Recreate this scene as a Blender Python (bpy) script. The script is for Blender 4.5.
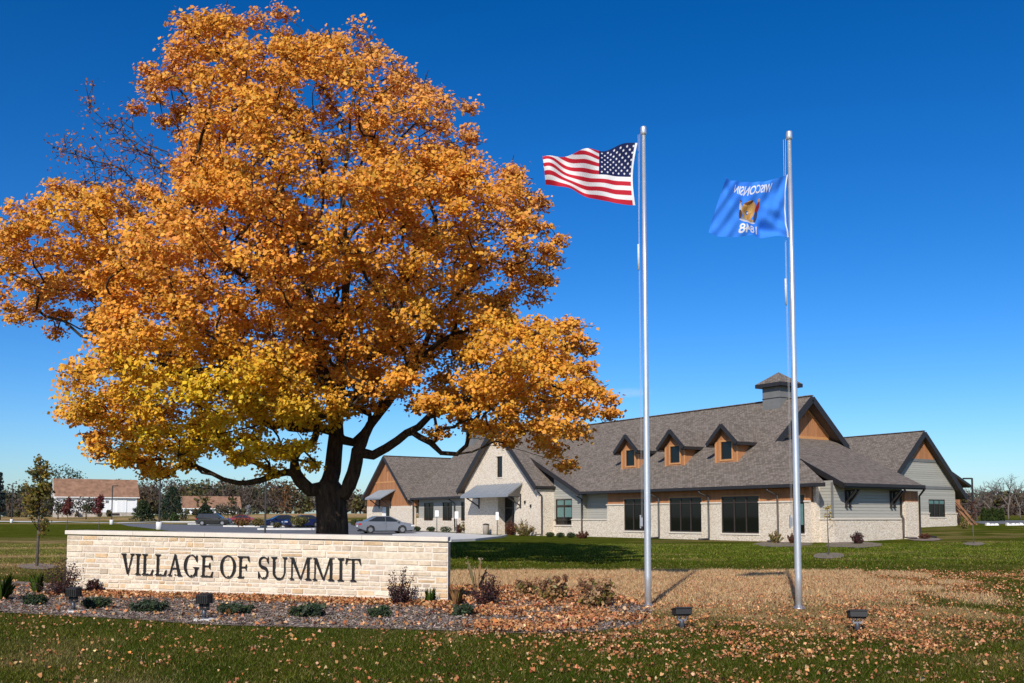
import bpy, bmesh, math, random
import numpy as np
from mathutils import Vector, Matrix

for _o in list(bpy.data.objects):
    bpy.data.objects.remove(_o)
SC = bpy.context.scene
COL = SC.collection
R = math.radians

# ------------------------------------------------------------------ camera
F = 960.0                      # focal length in pixels of the 1024 px frame
PITCH = R(4.0)
CAMH = 1.42
HORIZON = 517.5
CX = 512.0
CY = HORIZON - F * math.tan(PITCH)
cam = bpy.data.cameras.new("camera")
cam.sensor_width = 36.0
cam.lens = F * 36.0 / 1024.0
cam.shift_y = (CY - 341.5) / 1024.0
cam.clip_start = 0.1
cam.clip_end = 6000
camo = bpy.data.objects.new("camera", cam)
camo.location = (0, 0, CAMH)
camo.rotation_euler = (R(90) + PITCH, 0, 0)
COL.objects.link(camo)
SC.camera = camo

# ------------------------------------------------------------------ sky and sun
SUN_AZ, SUN_EL = R(15.0), R(34.0)
to_sun = Vector((-math.sin(SUN_AZ) * math.cos(SUN_EL), -math.cos(SUN_AZ) * math.cos(SUN_EL), math.sin(SUN_EL)))
W = bpy.data.worlds.new("World")
SC.world = W
W.use_nodes = True
wn, wl = W.node_tree.nodes, W.node_tree.links
wn.clear()
sky = wn.new("ShaderNodeTexSky")
sky.sky_type = 'NISHITA'
sky.sun_disc = False
sky.sun_elevation = SUN_EL
sky.sun_rotation = R(180) + SUN_AZ
sky.altitude = 500
sky.air_density = 1.0
sky.dust_density = 1.0
sky.ozone_density = 6.0
bg = wn.new("ShaderNodeBackground")
bg.inputs[1].default_value = 0.087
hs = wn.new("ShaderNodeHueSaturation")
hs.inputs['Saturation'].default_value = 1.19
hs.inputs['Hue'].default_value = 0.5035
wo = wn.new("ShaderNodeOutputWorld")
gm = wn.new("ShaderNodeGamma")
gm.inputs[1].default_value = 1.25
wl.new(sky.outputs[0], gm.inputs[0])
wl.new(gm.outputs[0], hs.inputs['Color'])
# one thin wisp of cloud low in the north
tcw = wn.new("ShaderNodeTexCoord")
sub = wn.new("ShaderNodeVectorMath"); sub.operation = 'SUBTRACT'; sub.inputs[1].default_value = (0.1215, 0.984, 0.1285)
dv = wn.new("ShaderNodeVectorMath"); dv.operation = 'DIVIDE'; dv.inputs[1].default_value = (0.028, 0.30, 0.0065)
ln = wn.new("ShaderNodeVectorMath"); ln.operation = 'LENGTH'
nzw = wn.new("ShaderNodeTexNoise"); nzw.inputs['Scale'].default_value = 70; nzw.inputs['Detail'].default_value = 5
mpw = wn.new("ShaderNodeMapping"); mpw.inputs['Scale'].default_value = (1, 1, 3.5)
mrw = wn.new("ShaderNodeMapRange"); mrw.interpolation_type = 'SMOOTHSTEP'
mrw.inputs[1].default_value = 1.0; mrw.inputs[2].default_value = 0.0; mrw.inputs[3].default_value = 0.0; mrw.inputs[4].default_value = 0.55
mlw = wn.new("ShaderNodeMath"); mlw.operation = 'MULTIPLY'
mxw = wn.new("ShaderNodeMix"); mxw.data_type = 'RGBA'; mxw.inputs[7].default_value = (8.5, 9.2, 10.5, 1)
wl.new(tcw.outputs['Generated'], sub.inputs[0]); wl.new(sub.outputs[0], dv.inputs[0]); wl.new(dv.outputs[0], ln.inputs[0]); wl.new(ln.outputs['Value'], mrw.inputs[0])
wl.new(tcw.outputs['Generated'], mpw.inputs[0]); wl.new(mpw.outputs[0], nzw.inputs['Vector'])
wl.new(mrw.outputs[0], mlw.inputs[0]); wl.new(nzw.outputs[0], mlw.inputs[1])
wl.new(mlw.outputs[0], mxw.inputs[0]); wl.new(hs.outputs[0], mxw.inputs[6])
wl.new(mxw.outputs[2], bg.inputs[0])
wl.new(bg.outputs[0], wo.inputs[0])
sl = bpy.data.lights.new("sun", 'SUN')
sl.energy = 5.0
sl.angle = R(0.53)
sl.color = (1.0, 0.93, 0.83)
so = bpy.data.objects.new("sun", sl)
so.rotation_euler = to_sun.to_track_quat('Z', 'Y').to_euler()
so.location = (0, -20, 60)
COL.objects.link(so)
SC.view_settings.view_transform = 'Standard'
SC.view_settings.look = 'None'
SC.view_settings.exposure = 0.0
SC.view_settings.gamma = 1.0
SC.render.engine = 'CYCLES'
SC.cycles.max_bounces = 6
SC.cycles.transparent_max_bounces = 8

# ------------------------------------------------------------------ measuring helpers (numbers only)
_fw = np.array([0, math.cos(PITCH), math.sin(PITCH)])
_up = np.array([0, -math.sin(PITCH), math.cos(PITCH)])
_C = np.array([0, 0, CAMH])

def ray(x, y):
    return np.array([1.0, 0, 0]) * ((x - CX) / F) + _fw + _up * ((CY - y) / F)
def at_z(x, y, z=0.0):
    r = ray(x, y); return _C + r * ((z - CAMH) / r[2])
def at_y(x, y, Y):
    r = ray(x, y); return _C + r * (Y / r[1])
def px_of(X, Y, Z=0.0):
    d = Y * _fw[1] + (Z - CAMH) * _fw[2]
    up = Y * _up[1] + (Z - CAMH) * _up[2]
    return CX + F * X / d, CY - F * up / d

def sst(a, b, x):
    t = np.clip((np.asarray(x, float) - a) / (b - a), 0, 1)
    return t * t * (3 - 2 * t)

# building axes: s along the long front (towards the right), w into the building
U = np.array([0.54833, -0.83626]); V = np.array([0.83626, 0.54833]); VF = 44.045
def terr(X, Y):
    X = np.asarray(X, float); Y = np.asarray(Y, float)
    s = X * U[0] + Y * U[1]; w = X * V[0] + Y * V[1] - VF
    z = 0.021 * np.clip(w, 0, 60)
    z = z + 0.30 * (1 - np.exp(-np.clip(-68 - s, 0, None) / 28.0))
    z = z + 1.1 * sst(190, 310, Y)
    z = np.where(Y > 30, z, 0)
    return z
def tz(X, Y):
    return float(terr(X, Y))

_lat = {}
def vnoise(X, Y, sc, seed=0):
    g = _lat.setdefault(seed, np.random.default_rng(seed + 991).random((256, 256)))
    x = np.asarray(X, float) / sc + 1000; y = np.asarray(Y, float) / sc + 1000
    xi = np.floor(x).astype(int); yi = np.floor(y).astype(int)
    fx = x - xi; fy = y - yi
    fx = fx * fx * (3 - 2 * fx); fy = fy * fy * (3 - 2 * fy)
    a = g[xi % 256, yi % 256]; b = g[(xi + 1) % 256, yi % 256]
    c = g[xi % 256, (yi + 1) % 256]; d = g[(xi + 1) % 256, (yi + 1) % 256]
    return (a * (1 - fx) + b * fx) * (1 - fy) + (c * (1 - fx) + d * fx) * fy

# ------------------------------------------------------------------ materials
def new_mat(name):
    m = bpy.data.materials.new(name)
    m.use_nodes = True
    nt = m.node_tree
    b = nt.nodes.get("Principled BSDF")
    return m, nt, b
def node(nt, t, **kw):
    n = nt.nodes.new(t)
    for k, v in kw.items():
        setattr(n, k, v)
    return n
def ramp(nt, stops):
    n = nt.nodes.new("ShaderNodeValToRGB")
    e = n.color_ramp.elements
    while len(e) < len(stops):
        e.new(0.5)
    for i, (p, c) in enumerate(stops):
        e[i].position = p
        e[i].color = (c[0], c[1], c[2], 1)
    return n
def simple(name, col, rough=0.6, metal=0.0, var=0.12, scale=8.0, bump=0.0, spec=0.5, coord='Object'):
    m, nt, b = new_mat(name)
    tc = node(nt, "ShaderNodeTexCoord")
    nz = node(nt, "ShaderNodeTexNoise")
    nz.inputs['Scale'].default_value = scale
    nz.inputs['Detail'].default_value = 6
    nt.links.new(tc.outputs[coord], nz.inputs['Vector'])
    rp = ramp(nt, [(0.3, [c * (1 - var) for c in col]), (0.7, [min(1, c * (1 + var)) for c in col])])
    nt.links.new(nz.outputs[0], rp.inputs[0])
    nt.links.new(rp.outputs[0], b.inputs['Base Color'])
    b.inputs['Roughness'].default_value = rough
    b.inputs['Metallic'].default_value = metal
    b.inputs['Specular IOR Level'].default_value = spec
    if bump:
        bp = node(nt, "ShaderNodeBump")
        bp.inputs['Strength'].default_value = bump
        bp.inputs['Distance'].default_value = 0.02
        nt.links.new(nz.outputs[0], bp.inputs['Height'])
        nt.links.new(bp.outputs[0], b.inputs['Normal'])
    return m
def attr_mat(name, rough=0.7, trans=0.0, spec=0.3, noise=0.0, nscale=20.0, bump=0.0):
    """colour from the mesh's Col attribute; trans = share of light let through (thin leaves)"""
    m, nt, b = new_mat(name)
    at = node(nt, "ShaderNodeAttribute", attribute_name="Col")
    out = nt.nodes.get("Material Output")
    src = at.outputs['Color']
    if noise:
        tc = node(nt, "ShaderNodeTexCoord")
        nz = node(nt, "ShaderNodeTexNoise")
        nz.inputs['Scale'].default_value = nscale
        nz.inputs['Detail'].default_value = 8
        nt.links.new(tc.outputs['Object'], nz.inputs['Vector'])
        mr = node(nt, "ShaderNodeMapRange")
        mr.inputs[1].default_value = 0.3; mr.inputs[2].default_value = 0.7
        mr.inputs[3].default_value = 1 - noise; mr.inputs[4].default_value = 1 + noise
        nt.links.new(nz.outputs[0], mr.inputs[0])
        mx = node(nt, "ShaderNodeVectorMath", operation='MULTIPLY')
        cb = node(nt, "ShaderNodeCombineXYZ")
        for i in range(3):
            nt.links.new(mr.outputs[0], cb.inputs[i])
        nt.links.new(src, mx.inputs[0]); nt.links.new(cb.outputs[0], mx.inputs[1])
        src = mx.outputs[0]
        if bump:
            bp = node(nt, "ShaderNodeBump")
            bp.inputs['Strength'].default_value = bump
            bp.inputs['Distance'].default_value = 0.02
            nt.links.new(nz.outputs[0], bp.inputs['Height'])
            nt.links.new(bp.outputs[0], b.inputs['Normal'])
    nt.links.new(src, b.inputs['Base Color'])
    b.inputs['Roughness'].default_value = rough
    b.inputs['Specular IOR Level'].default_value = spec
    if trans:
        tr = node(nt, "ShaderNodeBsdfTranslucent")
        nt.links.new(src, tr.inputs['Color'])
        ms = node(nt, "ShaderNodeMixShader")
        ms.inputs[0].default_value = trans
        nt.links.new(b.outputs[0], ms.inputs[1]); nt.links.new(tr.outputs[0], ms.inputs[2])
        nt.links.new(ms.outputs[0], out.inputs['Surface'])
    return m

def shingle_mat():
    m, nt, b = new_mat("roof shingles")
    uv = node(nt, "ShaderNodeUVMap")
    br = node(nt, "ShaderNodeTexBrick")
    br.inputs['Scale'].default_value = 1.0
    br.inputs['Brick Width'].default_value = 0.22
    br.inputs['Row Height'].default_value = 0.14
    br.inputs['Mortar Size'].default_value = 0.010
    br.inputs['Bias'].default_value = 0.0
    br.inputs['Color1'].default_value = (0.128, 0.106, 0.086, 1)
    br.inputs['Color2'].default_value = (0.225, 0.188, 0.155, 1)
    br.inputs['Mortar'].default_value = (0.06, 0.05, 0.045, 1)
    nz = node(nt, "ShaderNodeTexNoise")
    nz.inputs['Scale'].default_value = 3.5; nz.inputs['Detail'].default_value = 9; nz.inputs['Roughness'].default_value = 0.85
    nt.links.new(uv.outputs[0], br.inputs['Vector'])
    nt.links.new(uv.outputs[0], nz.inputs['Vector'])
    rp = ramp(nt, [(0.30, (0.80, 0.79, 0.78)), (0.70, (1.18, 1.18, 1.19))])
    nt.links.new(nz.outputs[0], rp.inputs[0])
    mx = node(nt, "ShaderNodeMix", data_type='RGBA', blend_type='MULTIPLY')
    mx.inputs[0].default_value = 1.0
    nt.links.new(br.outputs['Color'], mx.inputs[6]); nt.links.new(rp.outputs[0], mx.inputs[7])
    nt.links.new(mx.outputs[2], b.inputs['Base Color'])
    bp = node(nt, "ShaderNodeBump"); bp.inputs['Strength'].default_value = 0.6; bp.inputs['Distance'].default_value = 0.03
    nt.links.new(br.outputs['Color'], bp.inputs['Height'])
    nt.links.new(bp.outputs[0], b.inputs['Normal'])
    b.inputs['Roughness'].default_value = 0.9
    b.inputs['Specular IOR Level'].default_value = 0.15
    return m
def limestone_mat():
    m, nt, b = new_mat("split face limestone")
    uv = node(nt, "ShaderNodeUVMap")
    mp = node(nt, "ShaderNodeMapping"); mp.inputs['Scale'].default_value = (2.6, 6.5, 1)
    vo = node(nt, "ShaderNodeTexVoronoi"); vo.distance = 'CHEBYCHEV'; vo.inputs['Randomness'].default_value = 0.8
    ve = node(nt, "ShaderNodeTexVoronoi"); ve.feature = 'DISTANCE_TO_EDGE'; ve.inputs['Randomness'].default_value = 0.8
    nz = node(nt, "ShaderNodeTexNoise"); nz.inputs['Scale'].default_value = 9; nz.inputs['Detail'].default_value = 8
    nt.links.new(uv.outputs[0], mp.inputs[0])
    nt.links.new(mp.outputs[0], vo.inputs['Vector']); nt.links.new(mp.outputs[0], ve.inputs['Vector'])
    nt.links.new(uv.outputs[0], nz.inputs['Vector'])
    sx = node(nt, "ShaderNodeSeparateColor"); nt.links.new(vo.outputs['Color'], sx.inputs[0])
    rp = ramp(nt, [(0.0, (0.50, 0.39, 0.27)), (0.25, (0.66, 0.555, 0.43)), (0.6, (0.755, 0.67, 0.555)), (1.0, (0.83, 0.765, 0.66))])
    nt.links.new(sx.outputs[0], rp.inputs[0])
    r2 = ramp(nt, [(0.3, (0.86, 0.85, 0.83)), (0.7, (1.06, 1.06, 1.06))])
    nt.links.new(nz.outputs[0], r2.inputs[0])
    mx = node(nt, "ShaderNodeMix", data_type='RGBA', blend_type='MULTIPLY'); mx.inputs[0].default_value = 1.0
    nt.links.new(rp.outputs[0], mx.inputs[6]); nt.links.new(r2.outputs[0], mx.inputs[7])
    nt.links.new(mx.outputs[2], b.inputs['Base Color'])
    rm = ramp(nt, [(0.0, (0, 0, 0)), (0.12, (0.7, 0.7, 0.7)), (0.5, (1, 1, 1))])
    nt.links.new(ve.outputs['Distance'], rm.inputs[0])
    ad = node(nt, "ShaderNodeMath", operation='ADD')
    nt.links.new(rm.outputs[0], ad.inputs[0]); nt.links.new(nz.outputs[0], ad.inputs[1])
    bp = node(nt, "ShaderNodeBump"); bp.inputs['Strength'].default_value = 0.65; bp.inputs['Distance'].default_value = 0.022
    nt.links.new(ad.outputs[0], bp.inputs['Height'])
    nt.links.new(bp.outputs[0], b.inputs['Normal'])
    b.inputs['Roughness'].default_value = 0.85
    b.inputs['Specular IOR Level'].default_value = 0.2
    return m
def board_mat(name, col, pitch, vertical=False, var=0.1, bump=0.8):
    """lap siding (horizontal boards) or vertical board cladding: real board joints as bump"""
    m, nt, b = new_mat(name)
    uv = node(nt, "ShaderNodeUVMap")
    sp = node(nt, "ShaderNodeSeparateXYZ"); nt.links.new(uv.outputs[0], sp.inputs[0])
    dv = node(nt, "ShaderNodeMath", operation='DIVIDE'); dv.inputs[1].default_value = pitch
    nt.links.new(sp.outputs[0 if vertical else 1], dv.inputs[0])
    fr = node(nt, "ShaderNodeMath", operation='FRACT'); nt.links.new(dv.outputs[0], fr.inputs[0])
    fl = node(nt, "ShaderNodeMath", operation='FLOOR'); nt.links.new(dv.outputs[0], fl.inputs[0])
    wn_ = node(nt, "ShaderNodeTexWhiteNoise", noise_dimensions='1D'); nt.links.new(fl.outputs[0], wn_.inputs['W'])
    nz = node(nt, "ShaderNodeTexNoise"); nz.inputs['Scale'].default_value = 3; nz.inputs['Detail'].default_value = 6
    mp = node(nt, "ShaderNodeMapping"); mp.inputs['Scale'].default_value = (5, 0.7, 1) if vertical else (0.7, 5, 1)
    nt.links.new(uv.outputs[0], mp.inputs[0]); nt.links.new(mp.outputs[0], nz.inputs['Vector'])
    ad = node(nt, "ShaderNodeMath", operation='ADD'); nt.links.new(nz.outputs[0], ad.inputs[0])
    ml = node(nt, "ShaderNodeMath", operation='MULTIPLY'); ml.inputs[1].default_value = 0.6
    nt.links.new(wn_.outputs[0], ml.inputs[0]); nt.links.new(ml.outputs[0], ad.inputs[1])
    rp = ramp(nt, [(0.35, [c * (1 - var) for c in col]), (1.1 if False else 1.0, [c * (1 + var) for c in col])])
    nt.links.new(ad.outputs[0], rp.inputs[0])
    nt.links.new(rp.outputs[0], b.inputs['Base Color'])
    if vertical:
        pr = ramp(nt, [(0.0, (0, 0, 0)), (0.06, (1, 1, 1)), (0.94, (1, 1, 1)), (1.0, (0, 0, 0))])
    else:
        pr = ramp(nt, [(0.0, (0, 0, 0)), (0.10, (0.95, 0.95, 0.95)), (1.0, (0.55, 0.55, 0.55))])
    nt.links.new(fr.outputs[0], pr.inputs[0])
    bp = node(nt, "ShaderNodeBump"); bp.inputs['Strength'].default_value = bump; bp.inputs['Distance'].default_value = 0.03
    nt.links.new(pr.outputs[0], bp.inputs['Height']); nt.links.new(bp.outputs[0], b.inputs['Normal'])
    b.inputs['Roughness'].default_value = 0.6
    b.inputs['Specular IOR Level'].default_value = 0.3
    return m
def glass_mat(name, col=(0.006, 0.007, 0.007), spec=0.45):
    m, nt, b = new_mat(name)
    b.inputs['Base Color'].default_value = (*col, 1)
    b.inputs['Roughness'].default_value = 0.03
    b.inputs['Specular IOR Level'].default_value = spec
    tc = node(nt, "ShaderNodeTexCoord")
    nz = node(nt, "ShaderNodeTexNoise"); nz.inputs['Scale'].default_value = 0.6
    nt.links.new(tc.outputs['Object'], nz.inputs['Vector'])
    bp = node(nt, "ShaderNodeBump"); bp.inputs['Strength'].default_value = 0.03; bp.inputs['Distance'].default_value = 0.05
    nt.links.new(nz.outputs[0], bp.inputs['Height']); nt.links.new(bp.outputs[0], b.inputs['Normal'])
    return m

M = {}
M['shingle'] = shingle_mat()
M['lime'] = limestone_mat()
M['siding'] = board_mat("grey lap siding", (0.335, 0.325, 0.285), 0.18)
M['wood'] = board_mat("cedar boards", (0.37, 0.165, 0.072), 0.20, True, 0.16)
M['trim'] = simple("dark bronze trim", (0.024, 0.021, 0.021), 0.45, 0, 0.15, 4)
M['soffit'] = simple("soffit boards", (0.10, 0.075, 0.06), 0.7, 0, 0.2, 4)
M['frame'] = simple("window frame", (0.040, 0.029, 0.024), 0.4, 0, 0.1, 5)
M['glass'] = glass_mat("window glass")
M['cap'] = simple("cast stone", (0.64, 0.57, 0.47), 0.8, 0, 0.06, 6, 0.2)
M['cupola'] = simple("grey panel", (0.155, 0.155, 0.15), 0.6, 0, 0.08, 3)
M['awning'] = simple("galvanised sheet", (0.30, 0.32, 0.34), 0.45, 0.35, 0.06, 2)
M['casing'] = simple("cedar casing", (0.50, 0.24, 0.09), 0.6, 0, 0.12, 6)
M['alu'] = simple("brushed aluminium", (0.72, 0.73, 0.75), 0.36, 0.7, 0.05, 10)
M['steel'] = simple("steel fittings", (0.42, 0.42, 0.43), 0.4, 0.8, 0.1, 10)
M['rim'] = simple("wheel rim", (0.20, 0.205, 0.215), 0.45, 0.3, 0.1, 8)
M['darksteel'] = simple("dark conduit", (0.09, 0.095, 0.11), 0.45, 0.5, 0.2, 10)
M['rope'] = simple("halyard rope", (0.55, 0.55, 0.55), 0.9, 0, 0.1, 30)
M['black'] = simple("black paint", (0.010, 0.010, 0.010), 0.6, 0, 0.2, 12)
M['lens'] = glass_mat("lamp lens", (0.02, 0.02, 0.022))
M['letter'] = simple("black letter metal", (0.012, 0.010, 0.009), 0.4, 0.1, 0.2, 20)
M['mortar'] = simple("mortar", (0.63, 0.56, 0.46), 0.95, 0, 0.1, 30, 0.3)
M['stone'] = attr_mat("wall stones", 0.9, 0, 0.1, 0.16, 14, 0.5)
M['concrete'] = simple("concrete", (0.58, 0.56, 0.52), 0.85, 0, 0.1, 3, 0.1)
M['whitepost'] = simple("white concrete base", (0.72, 0.70, 0.66), 0.8, 0, 0.08, 3)
M['asphalt'] = simple("asphalt", (0.135, 0.13, 0.128), 0.85, 0, 0.12, 0.6)
M['paint'] = simple("white road paint", (0.75, 0.75, 0.73), 0.8, 0, 0.08, 2)
M['whiteboard'] = board_mat("white barn boards", (0.78, 0.78, 0.77), 0.35, True, 0.06, 0.5)
M['barnroof'] = simple("brown barn roof", (0.255, 0.145, 0.092), 0.9, 0, 0.28, 0.8, 0, 0.1)
M['barnstone'] = simple("field stone base", (0.42, 0.37, 0.31), 0.9, 0, 0.3, 1.2)
M['leaf'] = attr_mat("leaf", 0.55, 0.36, 0.25)
M['litter'] = attr_mat("dry leaf", 0.8, 0.12, 0.12)
M['blade'] = attr_mat("grass blade", 0.8, 0.25, 0.0)
M['chips'] = attr_mat("bark chips", 0.9, 0, 0.1)
M['flag'] = attr_mat("flag cloth", 0.75, 0.22, 0.15)
M['rubber'] = simple("tyre rubber", (0.015, 0.015, 0.015), 0.8, 0, 0.1, 8)
M['carglass'] = glass_mat("car glass", (0.02, 0.024, 0.026))
M['redlamp'] = simple("red lamp cover", (0.45, 0.02, 0.015), 0.25, 0, 0.1, 6)
M['clearlamp'] = simple("clear lamp cover", (0.65, 0.66, 0.68), 0.2, 0.2, 0.05, 6)
M['plate'] = simple("white plate", (0.78, 0.78, 0.76), 0.6, 0, 0.05, 4)
M['woodpost'] = simple("brown timber", (0.22, 0.10, 0.045), 0.75, 0, 0.25, 6)

def bark_mat(name, c0, c1, scale=9):
    m, nt, b = new_mat(name)
    tc = node(nt, "ShaderNodeTexCoord")
    mp = node(nt, "ShaderNodeMapping"); mp.inputs['Scale'].default_value = (1, 1, 0.22)
    nz = node(nt, "ShaderNodeTexNoise"); nz.inputs['Scale'].default_value = scale; nz.inputs['Detail'].default_value = 9; nz.inputs['Roughness'].default_value = 0.7
    nt.links.new(tc.outputs['Object'], mp.inputs[0]); nt.links.new(mp.outputs[0], nz.inputs['Vector'])
    rp = ramp(nt, [(0.3, c0), (0.72, c1)])
    nt.links.new(nz.outputs[0], rp.inputs[0]); nt.links.new(rp.outputs[0], b.inputs['Base Color'])
    bp = node(nt, "ShaderNodeBump"); bp.inputs['Strength'].default_value = 1.0; bp.inputs['Distance'].default_value = 0.14
    nt.links.new(nz.outputs[0], bp.inputs['Height']); nt.links.new(bp.outputs[0], b.inputs['Normal'])
    b.inputs['Roughness'].default_value = 0.9
    b.inputs['Specular IOR Level'].default_value = 0.15
    return m
M['bark'] = bark_mat("maple bark", (0.016, 0.011, 0.008), (0.125, 0.092, 0.062))
M['twig'] = bark_mat("twig bark", (0.06, 0.045, 0.035), (0.16, 0.125, 0.10), 20)
M['greybark'] = bark_mat("grey bark", (0.10, 0.085, 0.07), (0.24, 0.21, 0.18), 12)

# ------------------------------------------------------------------ object helpers
def tag(o, label=None, cat=None, group=None, kind=None):
    if label: o['label'] = label
    if cat: o['category'] = cat
    if group: o['group'] = group
    if kind: o['kind'] = kind
    return o
def empty(name, loc=(0, 0, 0), rz=0.0, label=None, cat=None, group=None):
    o = bpy.data.objects.new(name, None)
    o.location = loc; o.rotation_euler = (0, 0, rz)
    o.empty_display_size = 0.2
    COL.objects.link(o)
    return tag(o, label, cat, group)
def copy_tree(o, parent=None):
    c = o.copy(); COL.objects.link(c); c.parent = parent
    for ch in list(o.children):
        copy_tree(ch, c)
    return c

class MB:
    """collects faces and links them as one mesh object"""
    def __init__(s):
        s.v = []; s.f = []; s.mi = []; s.sm = []
    def face(s, idx, mi=0, smooth=False):
        s.f.append(tuple(idx)); s.mi.append(mi); s.sm.append(smooth)
    def add(s, verts, faces, mi=0, smooth=False):
        n = len(s.v); s.v.extend([tuple(map(float, p)) for p in verts])
        for f in faces:
            s.face([i + n for i in f], mi, smooth)
    def box(s, a, b, mi=0, mat=None):
        x0, y0, z0 = a; x1, y1, z1 = b
        vs = [(x0, y0, z0), (x1, y0, z0), (x1, y1, z0), (x0, y1, z0), (x0, y0, z1), (x1, y0, z1), (x1, y1, z1), (x0, y1, z1)]
        if mat is not None: vs = [tuple(mat @ Vector(p)) for p in vs]
        s.add(vs, [(0, 3, 2, 1), (4, 5, 6, 7), (0, 1, 5, 4), (1, 2, 6, 5), (2, 3, 7, 6), (3, 0, 4, 7)], mi)
    def prism(s, poly, d, mi=0, mi_side=None):
        """poly: 3D points of the front face (in order), d: vector to the back face"""
        n = len(poly); p = [Vector(q) for q in poly]; d = Vector(d)
        vs = [tuple(q) for q in p] + [tuple(q + d) for q in p]
        k = len(s.v); s.v.extend(vs)
        ms = mi if mi_side is None else mi_side
        s.face([k + i for i in range(n)], mi)
        s.face([k + n + i for i in reversed(range(n))], ms)
        for i in range(n):
            j = (i + 1) % n
            s.face((k + i, k + n + i, k + n + j, k + j), ms)
    def beam(s, p0, p1, w, h, mi=0, up=(0, 0, 1)):
        p0 = Vector(p0); p1 = Vector(p1); d = (p1 - p0).normalized()
        side = d.cross(Vector(up))
        if side.length < 1e-4: side = d.cross(Vector((1, 0, 0)))
        side.normalize(); u = side.cross(d)
        o = [(-w / 2, -h / 2), (w / 2, -h / 2), (w / 2, h / 2), (-w / 2, h / 2)]
        vs = [tuple(p0 + side * a + u * b) for a, b in o] + [tuple(p1 + side * a + u * b) for a, b in o]
        s.add(vs, [(3, 2, 1, 0), (4, 5, 6, 7), (0, 1, 5, 4), (1, 2, 6, 5), (2, 3, 7, 6), (3, 0, 4, 7)], mi)
    def tube(s, pts, rad, n=8, mi=0, cap=True):
        pts = [Vector(p) for p in pts]
        if not hasattr(rad, '__len__'): rad = [rad] * len(pts)
        k = len(s.v); prev = None
        for i, p in enumerate(pts):
            d = (pts[min(i + 1, len(pts) - 1)] - pts[max(i - 1, 0)])
            if d.length < 1e-9: d = Vector((0, 0, 1))
            d.normalize()
            a = prev if prev is not None else (Vector((1, 0, 0)) if abs(d.x) < 0.9 else Vector((0, 1, 0)))
            a = a - d * a.dot(d)
            if a.length < 1e-6: a = d.orthogonal()
            a.normalize(); prev = a; b = d.cross(a)
            for j in range(n):
                t = 2 * math.pi * j / n
                s.v.append(tuple(p + a * (math.cos(t) * rad[i]) + b * (math.sin(t) * rad[i])))
        for i in range(len(pts) - 1):
            for j in range(n):
                q = (j + 1) % n
                s.face((k + i * n + j, k + i * n + q, k + (i + 1) * n + q, k + (i + 1) * n + j), mi, True)
        if cap:
            s.face([k + j for j in reversed(range(n))], mi)
            s.face([k + (len(pts) - 1) * n + j for j in range(n)], mi)
    def lathe(s, prof, n=20, mi=0, c=(0, 0, 0)):
        """prof: (radius, z) from bottom to top"""
        s.tube_prof(prof, n, mi, c)
    def tube_prof(s, prof, n, mi, c):
        k = len(s.v)
        for r, z in prof:
            for j in range(n):
                t = 2 * math.pi * j / n
                s.v.append((c[0] + r * math.cos(t), c[1] + r * math.sin(t), c[2] + z))
        for i in range(len(prof) - 1):
            for j in range(n):
                q = (j + 1) % n
                s.face((k + i * n + j, k + i * n + q, k + (i + 1) * n + q, k + (i + 1) * n + j), mi, True)
        s.face([k + j for j in reversed(range(n))], mi)
        s.face([k + (len(prof) - 1) * n + j for j in range(n)], mi)
    def build_split(s, name, mats, parent=None, gap=0.05):
        """one object per piece: faces whose pieces touch stay together"""
        par = list(range(len(s.v)))
        def find(i):
            while par[i] != i:
                par[i] = par[par[i]]; i = par[i]
            return i
        for f in s.f:
            for i in f[1:]: par[find(i)] = find(f[0])
        isl = {}
        for k, f in enumerate(s.f): isl.setdefault(find(f[0]), []).append(k)
        boxes = []
        for ks in isl.values():
            vv = np.array([s.v[i] for k in ks for i in s.f[k]])
            boxes.append([ks, vv.min(0) - gap / 2, vv.max(0) + gap / 2])
        n = len(boxes); cp = list(range(n))
        def fc(i):
            while cp[i] != i: i = cp[i]
            return i
        for i in range(n):
            for j in range(i):
                if (boxes[i][1] <= boxes[j][2]).all() and (boxes[j][1] <= boxes[i][2]).all(): cp[fc(i)] = fc(j)
        groups = {}
        for i in range(n): groups.setdefault(fc(i), []).extend(boxes[i][0])
        out = []
        for ks in groups.values():
            q = MB(); mp = {}
            for k in ks:
                idx = []
                for i in s.f[k]:
                    if i not in mp:
                        mp[i] = len(q.v); q.v.append(s.v[i])
                    idx.append(mp[i])
                q.face(idx, s.mi[k], s.sm[k])
            out.append(q.build(name, mats, parent))
        return out
    def build(s, name, mats, parent=None, bevel=0.0, uv=True):
        me = bpy.data.meshes.new(name)
        me.from_pydata(s.v, [], s.f)
        if not isinstance(mats, (list, tuple)): mats = [mats]
        for m in mats: me.materials.append(m)
        me.polygons.foreach_set('material_index', s.mi)
        me.polygons.foreach_set('use_smooth', s.sm)
        if uv:
            ul = me.uv_layers.new(name="UVMap")
            Z = Vector((0, 0, 1))
            for p in me.polygons:
                n = p.normal
                t = Z.cross(n)
                if t.length < 0.05: t = Vector((1, 0, 0))
                t.normalize(); bt = n.cross(t)
                for li in p.loop_indices:
                    co = me.vertices[me.loops[li].vertex_index].co
                    ul.data[li].uv = (co.dot(t), co.dot(bt))
        me.update()
        o = bpy.data.objects.new(name, me)
        COL.objects.link(o)
        o.parent = parent
        if bevel:
            md = o.modifiers.new("bevel", 'BEVEL'); md.width = bevel; md.segments = 2; md.limit_method = 'ANGLE'
        return o

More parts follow.
